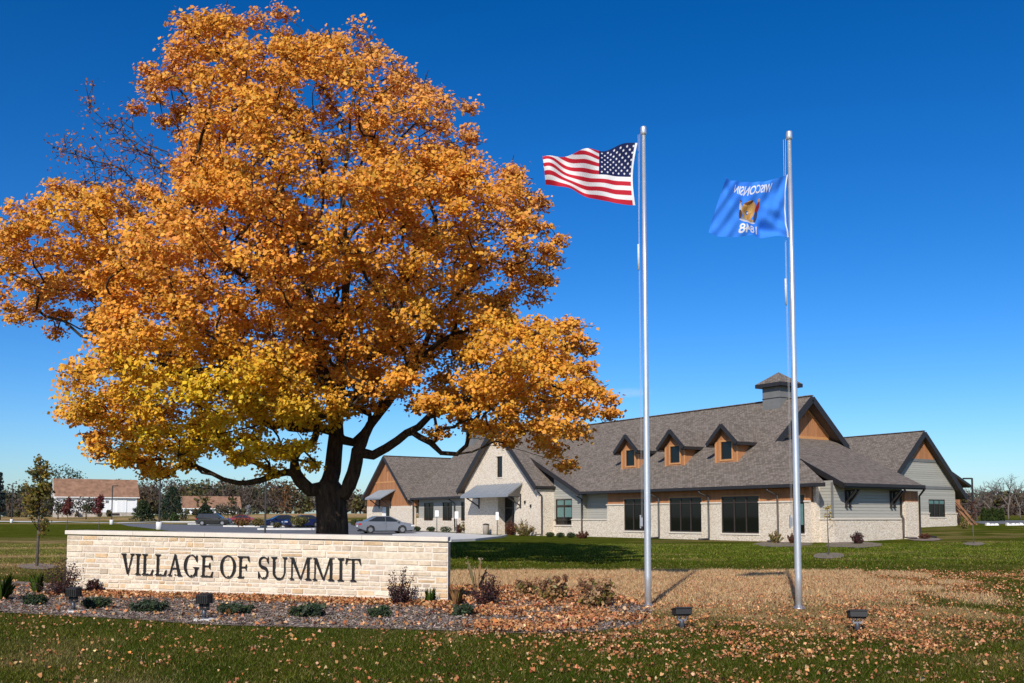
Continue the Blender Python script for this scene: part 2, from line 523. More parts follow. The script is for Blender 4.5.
def np_mesh(name, verts, k, mat, cols=None, parent=None, smooth=False):
    """verts (n*k,3): every k consecutive vertices make one polygon"""
    nv = len(verts); nf = nv // k
    me = bpy.data.meshes.new(name)
    me.vertices.add(nv); me.vertices.foreach_set('co', np.ascontiguousarray(verts, np.float32).ravel())
    me.loops.add(nv); me.loops.foreach_set('vertex_index', np.arange(nv, dtype=np.int32))
    me.polygons.add(nf)
    me.polygons.foreach_set('loop_start', np.arange(0, nv, k, dtype=np.int32))
    me.update(calc_edges=True)
    if cols is not None:
        a = me.color_attributes.new("Col", 'FLOAT_COLOR', 'POINT')
        c = np.ones((nv, 4), np.float32)
        c[:, :3] = np.repeat(cols, k, axis=0) if len(cols) == nf else cols
        a.data.foreach_set('color', c.ravel())
    me.materials.append(mat)
    o = bpy.data.objects.new(name, me); COL.objects.link(o); o.parent = parent
    return o

LOBED = np.array([(0, -.5), (.17, -.28), (.5, -.22), (.28, .02), (.46, .30), (.15, .22), (0, .55), (-.15, .22), (-.46, .30), (-.28, .02), (-.5, -.22), (-.17, -.28)])
LOBED7 = np.array([(0, -.5), (.24, -.3), (.46, .05), (.2, .22), (.03, .52), (-.22, .26), (-.42, .0), (-.26, -.3)])
OVAL = np.array([(0, -.5), (.24, -.15), (.22, .2), (0, .5), (-.22, .2), (-.24, -.15)])
NEEDLE = np.array([(-.06, -.5), (.06, -.5), (.03, .5), (-.03, .5)])
DIAM = np.array([(0, -.5), (.3, 0), (0, .5), (-.3, 0)])

def leaf_verts(c, size, nrm, rng, tpl, curl=0.25, tang=None):
    n = len(c)
    nrm = nrm / np.linalg.norm(nrm, axis=1, keepdims=True)
    t = rng.normal(size=(n, 3)) if tang is None else tang
    t = t - nrm * (t * nrm).sum(1, keepdims=True)
    t /= np.linalg.norm(t, axis=1, keepdims=True) + 1e-9
    b = np.cross(nrm, t)
    s = np.broadcast_to(np.asarray(size, float), (n,))[:, None, None]
    x = tpl[None, :, 0, None]; y = tpl[None, :, 1, None]
    cu = (curl * (np.abs(x) * 1.1 + y * y * 0.8 - 0.25)) * rng.uniform(-1, 1, size=(n, 1, 1)) if np.isscalar(curl) else 0
    v = c[:, None, :] + s * (b[:, None, :] * x + t[:, None, :] * y + nrm[:, None, :] * cu)
    return v.reshape(-1, 3)

def jitter_cols(base, rng, n, sv=0.22, hue=0.06):
    base = np.broadcast_to(np.asarray(base, float), (n, 3))
    k = rng.normal(1, sv, size=(n, 1)).clip(0.45, 1.7)
    h = rng.normal(1, hue, size=(n, 3))
    return (base * k * h).clip(0.002, 0.95)

# ------------------------------------------------------------------ ground
def dry_mask(X, Y):
    """where the lawn is dry and tan (1) or green (0)"""
    px, py = px_of(X, Y)
    n1 = vnoise(X, Y, 1.6, 1); n2 = vnoise(X, Y, 0.5, 2); n3 = vnoise(X, Y, 4.5, 3)
    front = sst(636, 598, py + (n1 - .5) * 26 + (n2 - .5) * 14)
    back = sst(570.2, 572.0, py + (n2 - .5) * 1.6)
    right = sst(960, 790, px + (n1 - .5) * 240 + (n3 - .5) * 120)
    left = sst(430, 470, px)
    a = front * back * right * left
    a = np.maximum(a, 0.75 * sst(300, 420, px) * left * sst(0.52, 0.68, n1) * sst(690, 600, py) * back)
    # mown bands on the left lawn
    bl = sst(440, 380, px) * sst(22, 26, Y) * sst(70, 52, Y)
    band = sst(0.38, 0.66, vnoise(X * 0.25, Y, 3.2, 4) * .45 + n1 * .35 + n3 * .2)
    a = np.maximum(a, bl * (.22 + band * 0.55))
    # light thatch on the far right lawn
    far = sst(22, 40, Y) * sst(560, 700, px) * sst(0.5, 0.75, vnoise(X * .6, Y, 2.5, 6) * .5 + n1 * .5) * 0.28
    a = np.maximum(a, far)
    nearb = sst(20, 12, Y) * sst(0.55, 0.75, n1 * .6 + n3 * .4) * 0.38
    return np.clip(np.maximum(a, nearb), 0, 1)

def axis(lo, hi, step, far_lo, far_hi, g=1.13):
    a = list(np.arange(lo, hi + 1e-6, step))
    st = step; x = hi
    while x < far_hi:
        st *= g; x += st; a.append(x)
    st = step; x = lo; pre = []
    while x > far_lo:
        st *= g; x -= st; pre.append(x)
    return np.array(pre[::-1] + a)

def build_ground():
    xs = axis(-24, 34, 0.3, -1500, 1500); ys = axis(5, 62, 0.3, -80, 2600)
    X, Y = np.meshgrid(xs, ys)
    Z = terr(X, Y)
    nx, ny = len(xs), len(ys)
    v = np.stack([X, Y, Z], -1).reshape(-1, 3)
    i = np.arange(nx * ny).reshape(ny, nx)
    f = np.stack([i[:-1, :-1], i[:-1, 1:], i[1:, 1:], i[1:, :-1]], -1).reshape(-1, 4)
    me = bpy.data.meshes.new("lawn")
    me.vertices.add(len(v)); me.vertices.foreach_set('co', v.astype(np.float32).ravel())
    me.loops.add(f.size); me.loops.foreach_set('vertex_index', f.astype(np.int32).ravel())
    me.polygons.add(len(f)); me.polygons.foreach_set('loop_start', np.arange(0, f.size, 4, dtype=np.int32))
    me.update(calc_edges=True)
    Ys = np.where(Y < 4, 4, Y)
    d = dry_mask(X, Ys)
    d = np.where(Y > 170, np.maximum(d, 0.9 * sst(0.35, 0.6, vnoise(X * .25, Y * .5, 25, 8))), d)
    a = me.attributes.new("dry", 'FLOAT', 'POINT'); a.data.foreach_set('value', d.astype(np.float32).ravel())
    m, nt, b = new_mat("lawn grass")
    at = node(nt, "ShaderNodeAttribute", attribute_name="dry")
    tc = node(nt, "ShaderNodeTexCoord")
    n1 = node(nt, "ShaderNodeTexNoise"); n1.inputs['Scale'].default_value = 38; n1.inputs['Detail'].default_value = 6; n1.inputs['Roughness'].default_value = 0.8
    n2 = node(nt, "ShaderNodeTexNoise"); n2.inputs['Scale'].default_value = 0.55; n2.inputs['Detail'].default_value = 7
    for q in (n1, n2): nt.links.new(tc.outputs['Object'], q.inputs['Vector'])
    g1 = ramp(nt, [(0.25, (0.032, 0.046, 0.004)), (0.5, (0.074, 0.088, 0.010)), (0.78, (0.135, 0.136, 0.022))])
    nt.links.new(n1.outputs[0], g1.inputs[0])
    g2 = ramp(nt, [(0.25, (0.20, 0.125, 0.055)), (0.5, (0.42, 0.275, 0.13)), (0.8, (0.60, 0.42, 0.22))])
    nt.links.new(n1.outputs[0], g2.inputs[0])
    lr = ramp(nt, [(0.35, (0.72, 0.76, 0.7)), (0.66, (1.28, 1.2, 1.25))])
    nt.links.new(n2.outputs[0], lr.inputs[0])
    mx = node(nt, "ShaderNodeMix", data_type='RGBA')
    nt.links.new(at.outputs['Fac'], mx.inputs[0]); nt.links.new(g1.outputs[0], mx.inputs[6]); nt.links.new(g2.outputs[0], mx.inputs[7])
    ml = node(nt, "ShaderNodeMix", data_type='RGBA', blend_type='MULTIPLY'); ml.inputs[0].default_value = 1
    nt.links.new(mx.outputs[2], ml.inputs[6]); nt.links.new(lr.outputs[0], ml.inputs[7])
    nt.links.new(ml.outputs[2], b.inputs['Base Color'])
    bp = node(nt, "ShaderNodeBump"); bp.inputs['Strength'].default_value = 1.0; bp.inputs['Distance'].default_value = 0.05
    nt.links.new(n1.outputs[0], bp.inputs['Height']); nt.links.new(bp.outputs[0], b.inputs['Normal'])
    b.inputs['Roughness'].default_value = 1.0
    b.inputs['Specular IOR Level'].default_value = 0.0
    me.materials.append(m)
    o = bpy.data.objects.new("lawn", me); COL.objects.link(o)
    tag(o, kind='structure')
build_ground()

def poly_sheet(name, pts, mat, lift, step=None):
    """flat-lying sheet over the terrain from ground points"""
    bm = bmesh.new()
    vs = [bm.verts.new((x, y, 0)) for x, y in pts]
    bm.faces.new(vs)
    bmesh.ops.triangulate(bm, faces=bm.faces[:])
    if step:
        for _ in range(6):
            long = [e for e in bm.edges if e.calc_length() > step]
            if not long: break
            bmesh.ops.subdivide_edges(bm, edges=long, cuts=1, use_grid_fill=False)
            bmesh.ops.triangulate(bm, faces=[f for f in bm.faces if len(f.verts) > 3])
    for v_ in bm.verts:
        v_.co.z = tz(v_.co.x, v_.co.y) + lift
    for f in bm.faces:
        f.normal_update()
        if f.normal.z < 0: f.normal_flip()
    me = bpy.data.meshes.new(name); bm.to_mesh(me); bm.free()
    me.materials.append(mat)
    o = bpy.data.objects.new(name, me); COL.objects.link(o)
    return tag(o, kind='structure')

def gpt(x, y, z=0.0):
    p = at_z(x, y, z); return (p[0], p[1])
def on_terr(x, y):
    """first point where the view line meets the ground"""
    r = ray(x, y); Ys = np.concatenate([np.arange(5, 120, .25), np.arange(120, 700, 1.0)])
    P = _C[None] + r[None] * (Ys / r[1])[:, None]
    d = P[:, 2] - terr(P[:, 0], P[:, 1])
    i = int(np.argmax(d <= 0)) if (d <= 0).any() else len(Ys) - 1
    t = d[i - 1] / (d[i - 1] - d[i] + 1e-9) if d[i] <= 0 else 1.0
    p = P[i - 1] * (1 - t) + P[i] * t
    return np.array([p[0], p[1], tz(p[0], p[1])])

# mulch bed around the sign
bed_px = [(-60, 579), (0, 581), (60, 584), (200, 585), (450, 588), (520, 588), (590, 594), (632, 601), (652, 612), (640, 625), (590, 633), (520, 634),
          (460, 631.5), (330, 628.5), (260, 627), (200, 625), (140, 620.5), (75, 617), (0, 613), (-60, 610)]
bed_pts = [gpt(*p) for p in bed_px]
mulch_mat = simple("mulch", (0.20, 0.15, 0.115), 0.95, 0, 0.35, 26, 1.0)
poly_sheet("mulch_bed", bed_pts, mulch_mat, 0.012, 1.0)

def in_poly(px, py, poly):
    px = np.asarray(px); py = np.asarray(py)
    ins = np.zeros(px.shape, bool); j = len(poly) - 1
    for i in range(len(poly)):
        xi, yi = poly[i]; xj, yj = poly[j]
        c = ((yi > py) != (yj > py)) & (px < (xj - xi) * (py - yi) / (yj - yi + 1e-12) + xi)
        ins ^= c; j = i
    return ins

# parking lot, drives and kerbs
def lot(name, px, mat, lift, step=6):
    return poly_sheet(name, [tuple(on_terr(*p)[:2]) for p in px], mat, lift, step)
lot("parking_lot", [(118, 523.4), (182, 521.6), (260, 521.4), (340, 521.6), (372, 526), (420, 530.4), (462, 533), (503, 535.6), (498, 537.6), (470, 540.6), (400, 543), (320, 540), (240, 536), (170, 531), (128, 526.0)], M['asphalt'], 0.006)
lot("entry_drive", [(392, 534.2), (425, 532.0), (470, 533.8), (507, 536.0), (497, 538.2), (472, 540.0), (430, 540.6), (396, 539.0)], M['concrete'], 0.012)
lot("access_road", [(-60, 520.6), (120, 521.4), (182, 521.3), (118, 523.2), (60, 522.3), (-60, 521.6)], M['concrete'], 0.010, 20)
lot("side_road", [(968, 521.6), (990, 520.6), (1080, 520.2), (1080, 523.4), (985, 524.0)], M['asphalt'], 0.010, 8)
def kerb(name, pxs, w=0.18, h=0.14):
    m = MB(); P = [on_terr(*p) for p in pxs]
    for a, b in zip(P[:-1], P[1:]):
        m.beam((a[0], a[1], a[2] + h / 2), (b[0], b[1], b[2] + h / 2), w, h)
    o = m.build(name, M['concrete']); return tag(o, kind='structure')
kerb("kerb", [(450, 541.9), (474, 540.9), (500, 537.9), (506, 536.2)])
kerb("kerb", [(163, 522.4), (200, 522.5), (340, 522.0)], 0.5, 0.25)
kerb("kerb", [(226, 526.8), (276, 527.4), (310, 527.2)], 0.9, 0.18)
kerb("kerb", [(258, 529.8), (312, 529.9), (335, 529.4)], 0.6, 0.16)
kerb("kerb", [(189, 524.6), (207, 524.8)], 0.5, 0.2)

# ------------------------------------------------------------------ the village hall
HALL = empty("village_hall", (V[0] * VF, V[1] * VF, 0), math.atan2(U[1], U[0]),
             "long single-storey stone, cedar and grey-sided civic building with brown shingle roofs and dormers", "building")

def wall(mb, axis_, fixed, thick, a0, a1, z0, z1, holes=(), mi=0):
    """upright wall with rectangular openings; axis 's': front face at w=fixed, body behind; axis 'w': front face at s=fixed"""
    cuts = sorted(set([a0, a1] + [h[0] for h in holes] + [h[1] for h in holes]))
    for c0, c1 in zip(cuts[:-1], cuts[1:]):
        mid = (c0 + c1) / 2
        hz = [(h[2], h[3]) for h in holes if h[0] < mid < h[1]]
        spans = [(z0, z1)]
        for q0, q1 in hz:
            ns = []
            for b0, b1 in spans:
                if q0 > b0: ns.append((b0, min(q0, b1)))
                if q1 < b1: ns.append((max(q1, b0), b1))
            spans = [x for x in ns if x[1] - x[0] > 1e-3]
        for b0, b1 in spans:
            if axis_ == 's': mb.box((c0, fixed, b0), (c1, fixed + thick, b1), mi)
            else: mb.box((fixed - thick, c0, b0), (fixed, c1, b1), mi)

def window(axis_, fixed, a0, a1, z0, z1, cols=1, transom=0.0, parent=HALL, recess=0.09, fw=0.07, name="window", blind=None, frame='frame'):
    m = MB(); d0, d1 = recess - 0.05, recess + 0.05
    def bar(p0, p1, q0, q1, e=0.0):
        if axis_ == 's': m.box((p0, fixed + d0 - e, q0), (p1, fixed + d1, q1))
        else: m.box((fixed - d1, p0, q0), (fixed - d0 + e, p1, q1))
    bar(a0, a0 + fw, z0, z1); bar(a1 - fw, a1, z0, z1)
    bar(a0 + fw, a1 - fw, z0, z0 + fw); bar(a0 + fw, a1 - fw, z1 - fw, z1)
    w = (a1 - a0 - 2 * fw)
    zt = z1 - transom * (z1 - z0) if transom else z1 - fw
    for i in range(1, cols):
        c = a0 + fw + w * i / cols
        bar(c - 0.035, c + 0.035, z0 + fw, z1 - fw)
    if transom:
        for i in range(cols):
            c0 = a0 + fw + w * i / cols + (0.036 if i else 0); c1 = a0 + fw + w * (i + 1) / cols - (0.036 if i < cols - 1 else 0)
            bar(c0, c1, zt - 0.035, zt + 0.035)
    o = m.build(name, M[frame], parent)
    g = MB()
    if axis_ == 's': g.box((a0 + 0.02, fixed + recess, z0 + 0.02), (a1 - 0.02, fixed + recess + 0.02, z1 - 0.02))
    else: g.box((fixed - recess - 0.02, a0 + 0.02, z0 + 0.02), (fixed - recess, a1 - 0.02, z1 - 0.02))
    g.build("pane", M['glass'], o)
    if blind:
        b = MB()
        for c0, c1, q0, q1 in blind:
            if axis_ == 's': b.box((c0, fixed + recess - 0.012, q0), (c1, fixed + recess - 0.004, q1))
            else: b.box((fixed - recess + 0.004, c0, q0), (fixed - recess + 0.012, c1, q1))
        b.build("blind", M['blind'], o)
    return o
M['blind'] = simple("teal roller blind", (0.10, 0.19, 0.175), 0.35, 0, 0.08, 5)

def slab(mb, pts, th=0.22, mi=0, side=1):
    """roof slab: pts counter-clockwise seen from above; shingles on top, dark fascia on edges and soffit below"""
    n = len(pts); k = len(mb.v)
    mb.v.extend([tuple(p) for p in pts]); mb.v.extend([(p[0], p[1], p[2] - th) for p in pts])
    mb.face([k + i for i in range(n)], mi)
    mb.face([k + n + i for i in reversed(range(n))], 2)
    for i in range(n):
        j = (i + 1) % n
        mb.face((k + i, k + n + i, k + n + j, k + j), side)
ROOFM = [M['shingle'], M['trim'], M['soffit']]

PI_ = 0.89
def zf(w): return 3.35 + PI_ * (w + 0.5)          # front slope
def ze(s): return 3.33 + 0.44 * (-34.5 - s)        # end slope over the grey bay
def zn(s): return 3.35 + 0.43 * (-57.2 - s)       # low slope over the small grey bay
RZ = zf(6.2)
def wi(s): return (ze(s) - 3.35) / PI_ - .5      # where front and end slopes meet
EW = 8.0
# front and back slopes
m = MB()
slab(m, [(-84.6, -.5, zf(-.5)), (-72.6, -.5, zf(-.5)), (-72.6, 2.88, zf(2.88)), (-64.2, 2.88, zf(2.88)), (-57.2, -.5, zf(-.5)),
         (-34.85, -.5, zf(-.5)), (-38.1, wi(-38.1), ze(-38.1)), (-41.1, wi(-41.1), ze(-41.1)), (-41.1, 6.2, RZ), (-84.6, 6.2, RZ)])
slab(m, [(-41.1, 6.2, RZ + .004), (-41.1, 12.9, 3.35), (-84.6, 12.9, 3.35), (-84.6, 6.2, RZ + .004)])
ROOF = m.build("roof", ROOFM, HALL)
# end slope
m = MB()
slab(m, [(-34.5, .6, ze(-34.5)), (-34.5, EW, ze(-34.5)), (-42.1, EW + 1.1, ze(-42.1)), (-42.1, wi(-42.1), ze(-42.1)), (-38.1, wi(-38.1), ze(-38.1) + .004)], 0.26)
m.build("roof", ROOFM, HALL)
# low slope over the small grey bay
m = MB()
slab(m, [(-57.2, -.48, zn(-57.2)), (-64.3, 2.95, zn(-64.3)), (-64.3, -.35, zn(-64.3)), (-57.2, -.5, zn(-57.2) - .001)], 0.26)
m.build("roof", ROOFM, HALL)
# entrance gable roof, ridge runs into the building
GC = -67.25
def zg(s): return 9.25 - PI_ * abs(s - GC)
m = MB()
slab(m, [(GC, -1.7, zg(GC)), (GC - 6.15, -1.7, zg(GC - 6.15)), (GC - 6.15, 3.6, zg(GC - 6.15)), (GC, 6.3, zg(GC))], 0.26)
slab(m, [(GC, -1.7, zg(GC) + .003), (GC, 6.3, zg(GC) + .003), (GC + 6.05, 1.3, zg(GC + 6.05)), (GC + 6.05, -1.7, zg(GC + 6.05))], 0.26)
m.build("roof", ROOFM, HALL)
# left wing roof
LC = -90.3
def zl(s): return 7.8 - 0.83 * abs(s - LC)
m = MB()
slab(m, [(LC, -.75, 7.8), (LC - 5.2, -.75, zl(LC - 5.2)), (LC - 5.2, 12, zl(LC - 5.2)), (LC, 12, 7.8)], 0.26)
slab(m, [(LC, -.75, 7.803), (LC, 12, 7.803), (LC + 5.6, 12, zl(LC + 5.6)), (LC + 5.6, -.75, zl(LC + 5.6))], 0.26)
m.build("roof", ROOFM, HALL)
# far wing roof, ridge parallel to the long front
FW_, FZ = 28.7, 8.65
def zw(w): return FZ - 0.925 * abs(w - FW_)
m = MB()
slab(m, [(-48, FW_, FZ), (-86, FW_, FZ), (-86, 22.7, zw(22.7)), (-48, 22.7, zw(22.7))], 0.3)
slab(m, [(-48, FW_, FZ + .003), (-48, 34.5, zw(34.5)), (-86, 34.5, zw(34.5)), (-86, FW_, FZ + .003)], 0.3)
# link behind the main block and the low rear wing
slab(m, [(-60, 12.6, 6.0), (-60, 23.4, 6.0), (-66, 23.4, 6.0), (-66, 12.6, 6.0)], 0.3)
slab(m, [(-49.6, 33.0, 6.3), (-49.6, 37.9, 4.35), (-64, 37.9, 4.35), (-64, 33.0, 6.3)], 0.25)
m.build_split("roof", ROOFM, HALL)
# ridge caps
m = MB()
m.beam((-84.6, 6.2, RZ + .02), (-41.1, 6.2, RZ + .02), .28, .05)
m.beam((GC, -1.7, zg(GC) + .02), (GC, 6.2, zg(GC) + .02), .28, .05)
m.beam((LC, -.75, 7.82), (LC, 11.5, 7.82), .28, .05)
m.beam((-48, FW_, FZ + .02), (-86, FW_, FZ + .02), .28, .05)
m.build_split("ridge_cap", M['shingle'], HALL)

# rake boards
m = MB()
def rake(p0, p1, h=.30, w=.06, dz=-.16):
    m.beam((p0[0], p0[1], p0[2] + dz), (p1[0], p1[1], p1[2] + dz), w, h)
rake((-41.06, 6.2, RZ), (-41.06, 2.75, zf(2.75)), .40, .07, -.2); rake((-41.06, 6.2, RZ), (-41.06, 9.65, zf(2.75)), .40, .07, -.2)
rake((GC, -1.74, zg(GC)), (GC - 6.15, -1.74, zg(GC - 6.15)), .38, .07, -.2); rake((GC, -1.745, zg(GC)), (GC + 6.05, -1.745, zg(GC + 6.05)), .38, .07, -.2)
rake((LC, -.79, 7.8), (LC - 5.2, -.79, zl(LC - 5.2))); rake((LC, -.795, 7.8), (LC + 5.3, -.795, zl(LC + 5.3)))
rake((-47.96, FW_, FZ), (-47.96, 22.7, zw(22.7)), .42, .07, -.22); rake((-47.95, FW_, FZ), (-47.95, 34.5, zw(34.5)), .42, .07, -.22)
rake((-34.5, .57, ze(-34.5)), (-38.0, wi(-38.0) - .02, ze(-38.0)), .30, .07, -.13)
rake((-57.2, -.54, zn(-57.2)), (-64.25, -.39, zn(-64.25)), .32, .07, -.15)
m.build_split("rake_board", M['trim'], HALL)

# walls --------------------------------------------------------------
HI, LO = 2.30, 1.30
main_w = [(-52.7, -49.85, .5, 2.72), (-48.0, -45.0, .48, 2.72), (-43.25, -40.17, .46, 2.72), (-37.6, -36.75, .5, 2.72)]
m = MB()
wall(m, 's', 0, .35, -54.6, -36.4, -.3, HI, [(a, b, c, HI) for a, b, c, d in main_w])
# low stone under the grey bays, end wall, pier
m.box((-36.4, .352, -.3), (-36.2, .96, 3.3))
wall(m, 's', 0.62, .35, -36.2, -35.2, -.3, LO)
wall(m, 'w', -35.2, .35, 0.97, 7.0, -.3, LO)
wall(m, 'w', -35.05, .35, 7.0, 8.35, -.3, HI + .06)
wall(m, 's', 0.04, .35, -61.3, -54.6, -.3, 1.22, [(-61.1, -58.95, .85, 1.22)])
# link under the left eave
link_w = [(-82.95, -81.0, 1.12, 2.84), (-79.25, -77.4, 1.12, 2.84), (-75.8, -74.0, 1.12, 2.84)]
wall(m, 's', 0.04, .3, -84.4, -73.0, -.3, 1.38, [(a, b, c, 1.38) for a, b, c, d in link_w])
# far wing base
wall(m, 'w', -48.45, .3, 23.6, 33.7, -.2, 1.74, [(29.75, 32.1, 1.46, 1.74)])
# left wing base
wall(m, 's', -.3, .3, -95.2, -84.4, -.2, 2.58, [(-91.6, -89.7, 0.1, 2.58)])
m.build_split("stone_wall", M['lime'], HALL)
# entrance gable
m = MB()
g0, g1 = -72.9, -61.3
win = (-67.7, -66.82, 4.75, 6.5); door = (-67.5, -65.0, -.2, 3.1)
def gable_strip(a, b, lo, hi_from_roof=True):
    pa, pb = zg(a) - .24, zg(b) - .24
    poly = [(a, -1.2, lo), (b, -1.2, lo), (b, -1.2, pb)]
    if a < GC < b: poly.append((GC, -1.2, zg(GC) - .24))
    poly.append((a, -1.2, pa))
    m.prism(poly, (0, .35, 0))
gable_strip(g0, -67.7, -.3); gable_strip(-65.0, g1, -.3)
gable_strip(-67.7, -66.82, win[3]); gable_strip(-66.82, -65.0, 3.1)
m.box((-67.7, -1.2, 3.1), (-66.82, -.85, win[2]))
m.box((-67.7, -1.2, -.3), (-67.5, -.85, 3.1))
m.box((g1 - .35, -.85, -.3), (g1, .6, zg(g1) - .25)); m.box((g0, -.85, -.3), (g0 + .35, .6, zg(g0) - .25))
m.box((-67.85, -.85, -.3), (-67.5, .8, 3.1)); m.box((-65.0, -.85, -.3), (-64.65, .8, 3.1))
m.build("entrance_gable_wall", M['lime'], HALL)
# stone caps and sills
m = MB()
for a, b in [(-54.65, -52.7), (-49.85, -48.0), (-45.0, -43.25), (-40.17, -37.6), (-36.75, -36.37)]:
    m.box((a, -.06, HI), (b, .12, HI + .09))
for a, b, c, d in main_w:
    m.box((a - .05, -.05, c - .10), (b + .05, .02, c))
m.box((-36.2, .56, LO), (-35.14, .98, LO + .08)); m.box((-35.55, .981, LO), (-35.14, 6.99, LO + .08))
m.box((-61.35, -.02, 1.22), (-58.95, .3, 1.222)); m.box((-58.95, -.02, 1.22), (-54.65, .3, 1.30)); m.box((-61.2, -.03, .76), (-58.85, .03, .85))
m.box((-48.6, 23.6, 1.74), (-48.39, 29.75, 1.82)); m.box((-48.6, 32.1, 1.74), (-48.39, 33.75, 1.82)); m.box((-48.6, 29.7, 1.38), (-48.40, 32.15, 1.46))
m.box((-67.8, -1.25, 6.5), (-66.7, -1.19, 6.62)); m.box((-67.78, -1.25, 4.66), (-66.74, -1.19, 4.75))
m.build_split("stone_cap", M['cap'], HALL)
# wood band above the high stone
m = MB()
wall(m, 's', .05, .25, -54.6, -36.4, HI + .09, 3.2, [(a, b, HI, d) for a, b, c, d in main_w])
wall(m, 'w', -35.10, .25, 7.0, 8.3, HI + .06, 3.0)
m.box((-84.4, -.295, 2.58), (-84.2, .1, 3.3))
m.build_split("wood_band", M['wood'], HALL)
# grey siding
m = MB()
wall(m, 's', 0.66, .2, -36.199, -35.28, LO + .08, 3.5); wall(m, 'w', -35.28, .2, .86, 7.0, LO + .08, 3.3)
# small grey bay: wall follows the low slope
poly = [(-61.3, .1, 1.3), (-61.1, .1, 1.3), (-61.1, .1, zn(-61.1) - .25), (-61.3, .1, zn(-61.3) - .25)]
m.prism(poly, (0, .2, 0))
m.prism([(-61.1, .1, 2.85), (-58.95, .1, 2.85), (-58.95, .1, zn(-58.95) - .25), (-61.1, .1, zn(-61.1) - .25)], (0, .2, 0))
m.prism([(-58.95, .1, 1.3), (-57.9, .1, 1.3), (-57.9, .1, zn(-57.9) - .25), (-58.95, .1, zn(-58.95) - .25)], (0, .2, 0))
m.box((-57.7, .55, 1.3), (-54.6, .75, 3.25)); m.box((-57.9, .1, 1.3), (-57.7, .75, 3.1))
wall(m, 's', .1, .2, -84.0, -73.0, 1.38, 3.3, link_w)
# far gable wall
s0 = -48.5
hole = (29.75, 32.1, 1.46, 2.95)
m.prism([(s0, 23.8, 1.82), (s0, 29.75, 1.82), (s0, 29.75, zw(29.75) - .3), (s0, FW_, FZ - .3), (s0, 23.8, zw(23.8) - .3)], (-.25, 0, 0))
m.prism([(s0, 29.75, 2.95), (s0, 32.1, 2.95), (s0, 32.1, zw(32.1) - .3), (s0, 29.75, zw(29.75) - .3)], (-.25, 0, 0))
m.prism([(s0, 32.1, 1.82), (s0, 33.6, 1.82), (s0, 33.6, zw(33.6) - .3), (s0, 32.1, zw(32.1) - .3)], (-.25, 0, 0))
# hidden closing walls of the main block, far wing and link
wall(m, 'w', -41.9, .2, 8.36, 12.4, 0, 3.3); wall(m, 's', 12.3, .2, -84.2, -42.2, 0, 3.6); wall(m, 's', 23.8, .2, -85.5, -48.8, 0, 4.0)
wall(m, 's', 33.4, .2, -85.5, -48.8, 0, 4.0); wall(m, 's', 12.5, 11.0, -65.6, -60.4, 0, 5.7)
m.build_split("siding_wall", M['siding'], HALL)
# corner and belt trims
m = MB()
m.box((-35.36, .60, LO + .08), (-35.24, .66, 3.4))
for z in (6.2, 3.95):
    hw = (FZ - z - .35) / .925
    m.box((-48.50, max(23.8, FW_ - hw), z - .12), (-48.45, min(33.6, FW_ + hw), z + .12))
m.build_split("belt_trim", M['cupola'], HALL)
# wooden gable panels
m = MB()
m.prism([(-41.9, 3.35, ze(-41.9) - .1), (-41.9, 9.05, ze(-41.9) - .1), (-41.9, 6.2, RZ - .25)], (-.2, 0, 0))
m.prism([(-48.47, FW_ - 2.1, 6.32), (-48.47, FW_ + 2.1, 6.32), (-48.47, FW_, FZ - .28)], (-.1, 0, 0))
lw = 5.0
m.prism([(LC - lw, -.26, 2.58), (LC + lw + .6, -.26, 2.58), (LC + lw + .6, -.26, zl(LC + lw + .6) - .24), (LC, -.26, 7.56), (LC - lw, -.26, zl(LC - lw) - .24)], (0, .2, 0))
m.prism([(-50.1, 33.9, .3), (-50.1, 36.9, .3), (-50.1, 36.9, 4.5), (-50.1, 33.9, 5.65)], (-13.5, 0, 0))
m.build_split("wood_gable", M['wood'], HALL)
m = MB()
m.box((-41.9, 3.7, ze(-41.9) - .02), (-41.86, 8.7, ze(-41.9) + .16))
m.beam((-41.87, 8.75, ze(-41.9) + .18), (-41.87, 6.25, RZ - .5), .04, .14); m.beam((-41.87, 3.65, ze(-41.9) + .18), (-41.87, 6.15, RZ - .5), .04, .14)
m.box((LC - 3.2, -.285, 5.0), (LC + 3.2, -.255, 5.16)); m.box((LC - .06, -.285, 5.16), (LC + .06, -.255, 7.3)); 
for a, b, c, d in main_w:
    m.box((a - .08, .02, HI + .09), (a, .06, d + .08)); m.box((b, .02, HI + .09), (b + .08, .06, d + .08)); m.box((a, .02, d), (b, .06, d + .08))
m.build_split("cedar_trim", M['casing'], HALL)
m = MB()
m.box((-41.9, 5.6, ze(-41.9) + 1.35), (-41.85, 6.35, ze(-41.9) + 2.1)); m.box((-48.47, FW_ - .3, 7.3), (-48.42, FW_ + .3, 7.9)); m.box((LC - .25, -.30, 6.2), (LC + .25, -.26, 6.9))
m.build_split("louvre_vent", M['woodpost'], HALL)

# windows ------------------------------------------------------------
window('s', 0, *main_w[0], cols=3, transom=.17)
window('s', 0, *main_w[1], cols=3, transom=.17)
window('s', 0, *main_w[2], cols=3, transom=.17)
window('s', 0, *main_w[3], cols=1, transom=.17, blind=[(-37.4, -36.9, 1.0, 2.2)])
window('s', .08, -61.1, -58.95, .85, 2.85, cols=2, transom=.27, blind=[(-60.95, -60.1, 1.45, 2.2), (-59.95, -59.1, 1.45, 2.2), (-60.95, -60.1, 2.38, 2.75), (-59.95, -59.1, 2.38, 2.75)])
for q in link_w: window('s', .08, *q, cols=2, transom=.25)
window('s', -1.2, *win, cols=1, recess=.14)
window('w', -48.48, *hole, cols=3, transom=.28, blind=[(29.85, 30.5, 2.58, 2.86), (30.62, 31.25, 2.58, 2.86), (31.35, 32.0, 2.58, 2.86)])
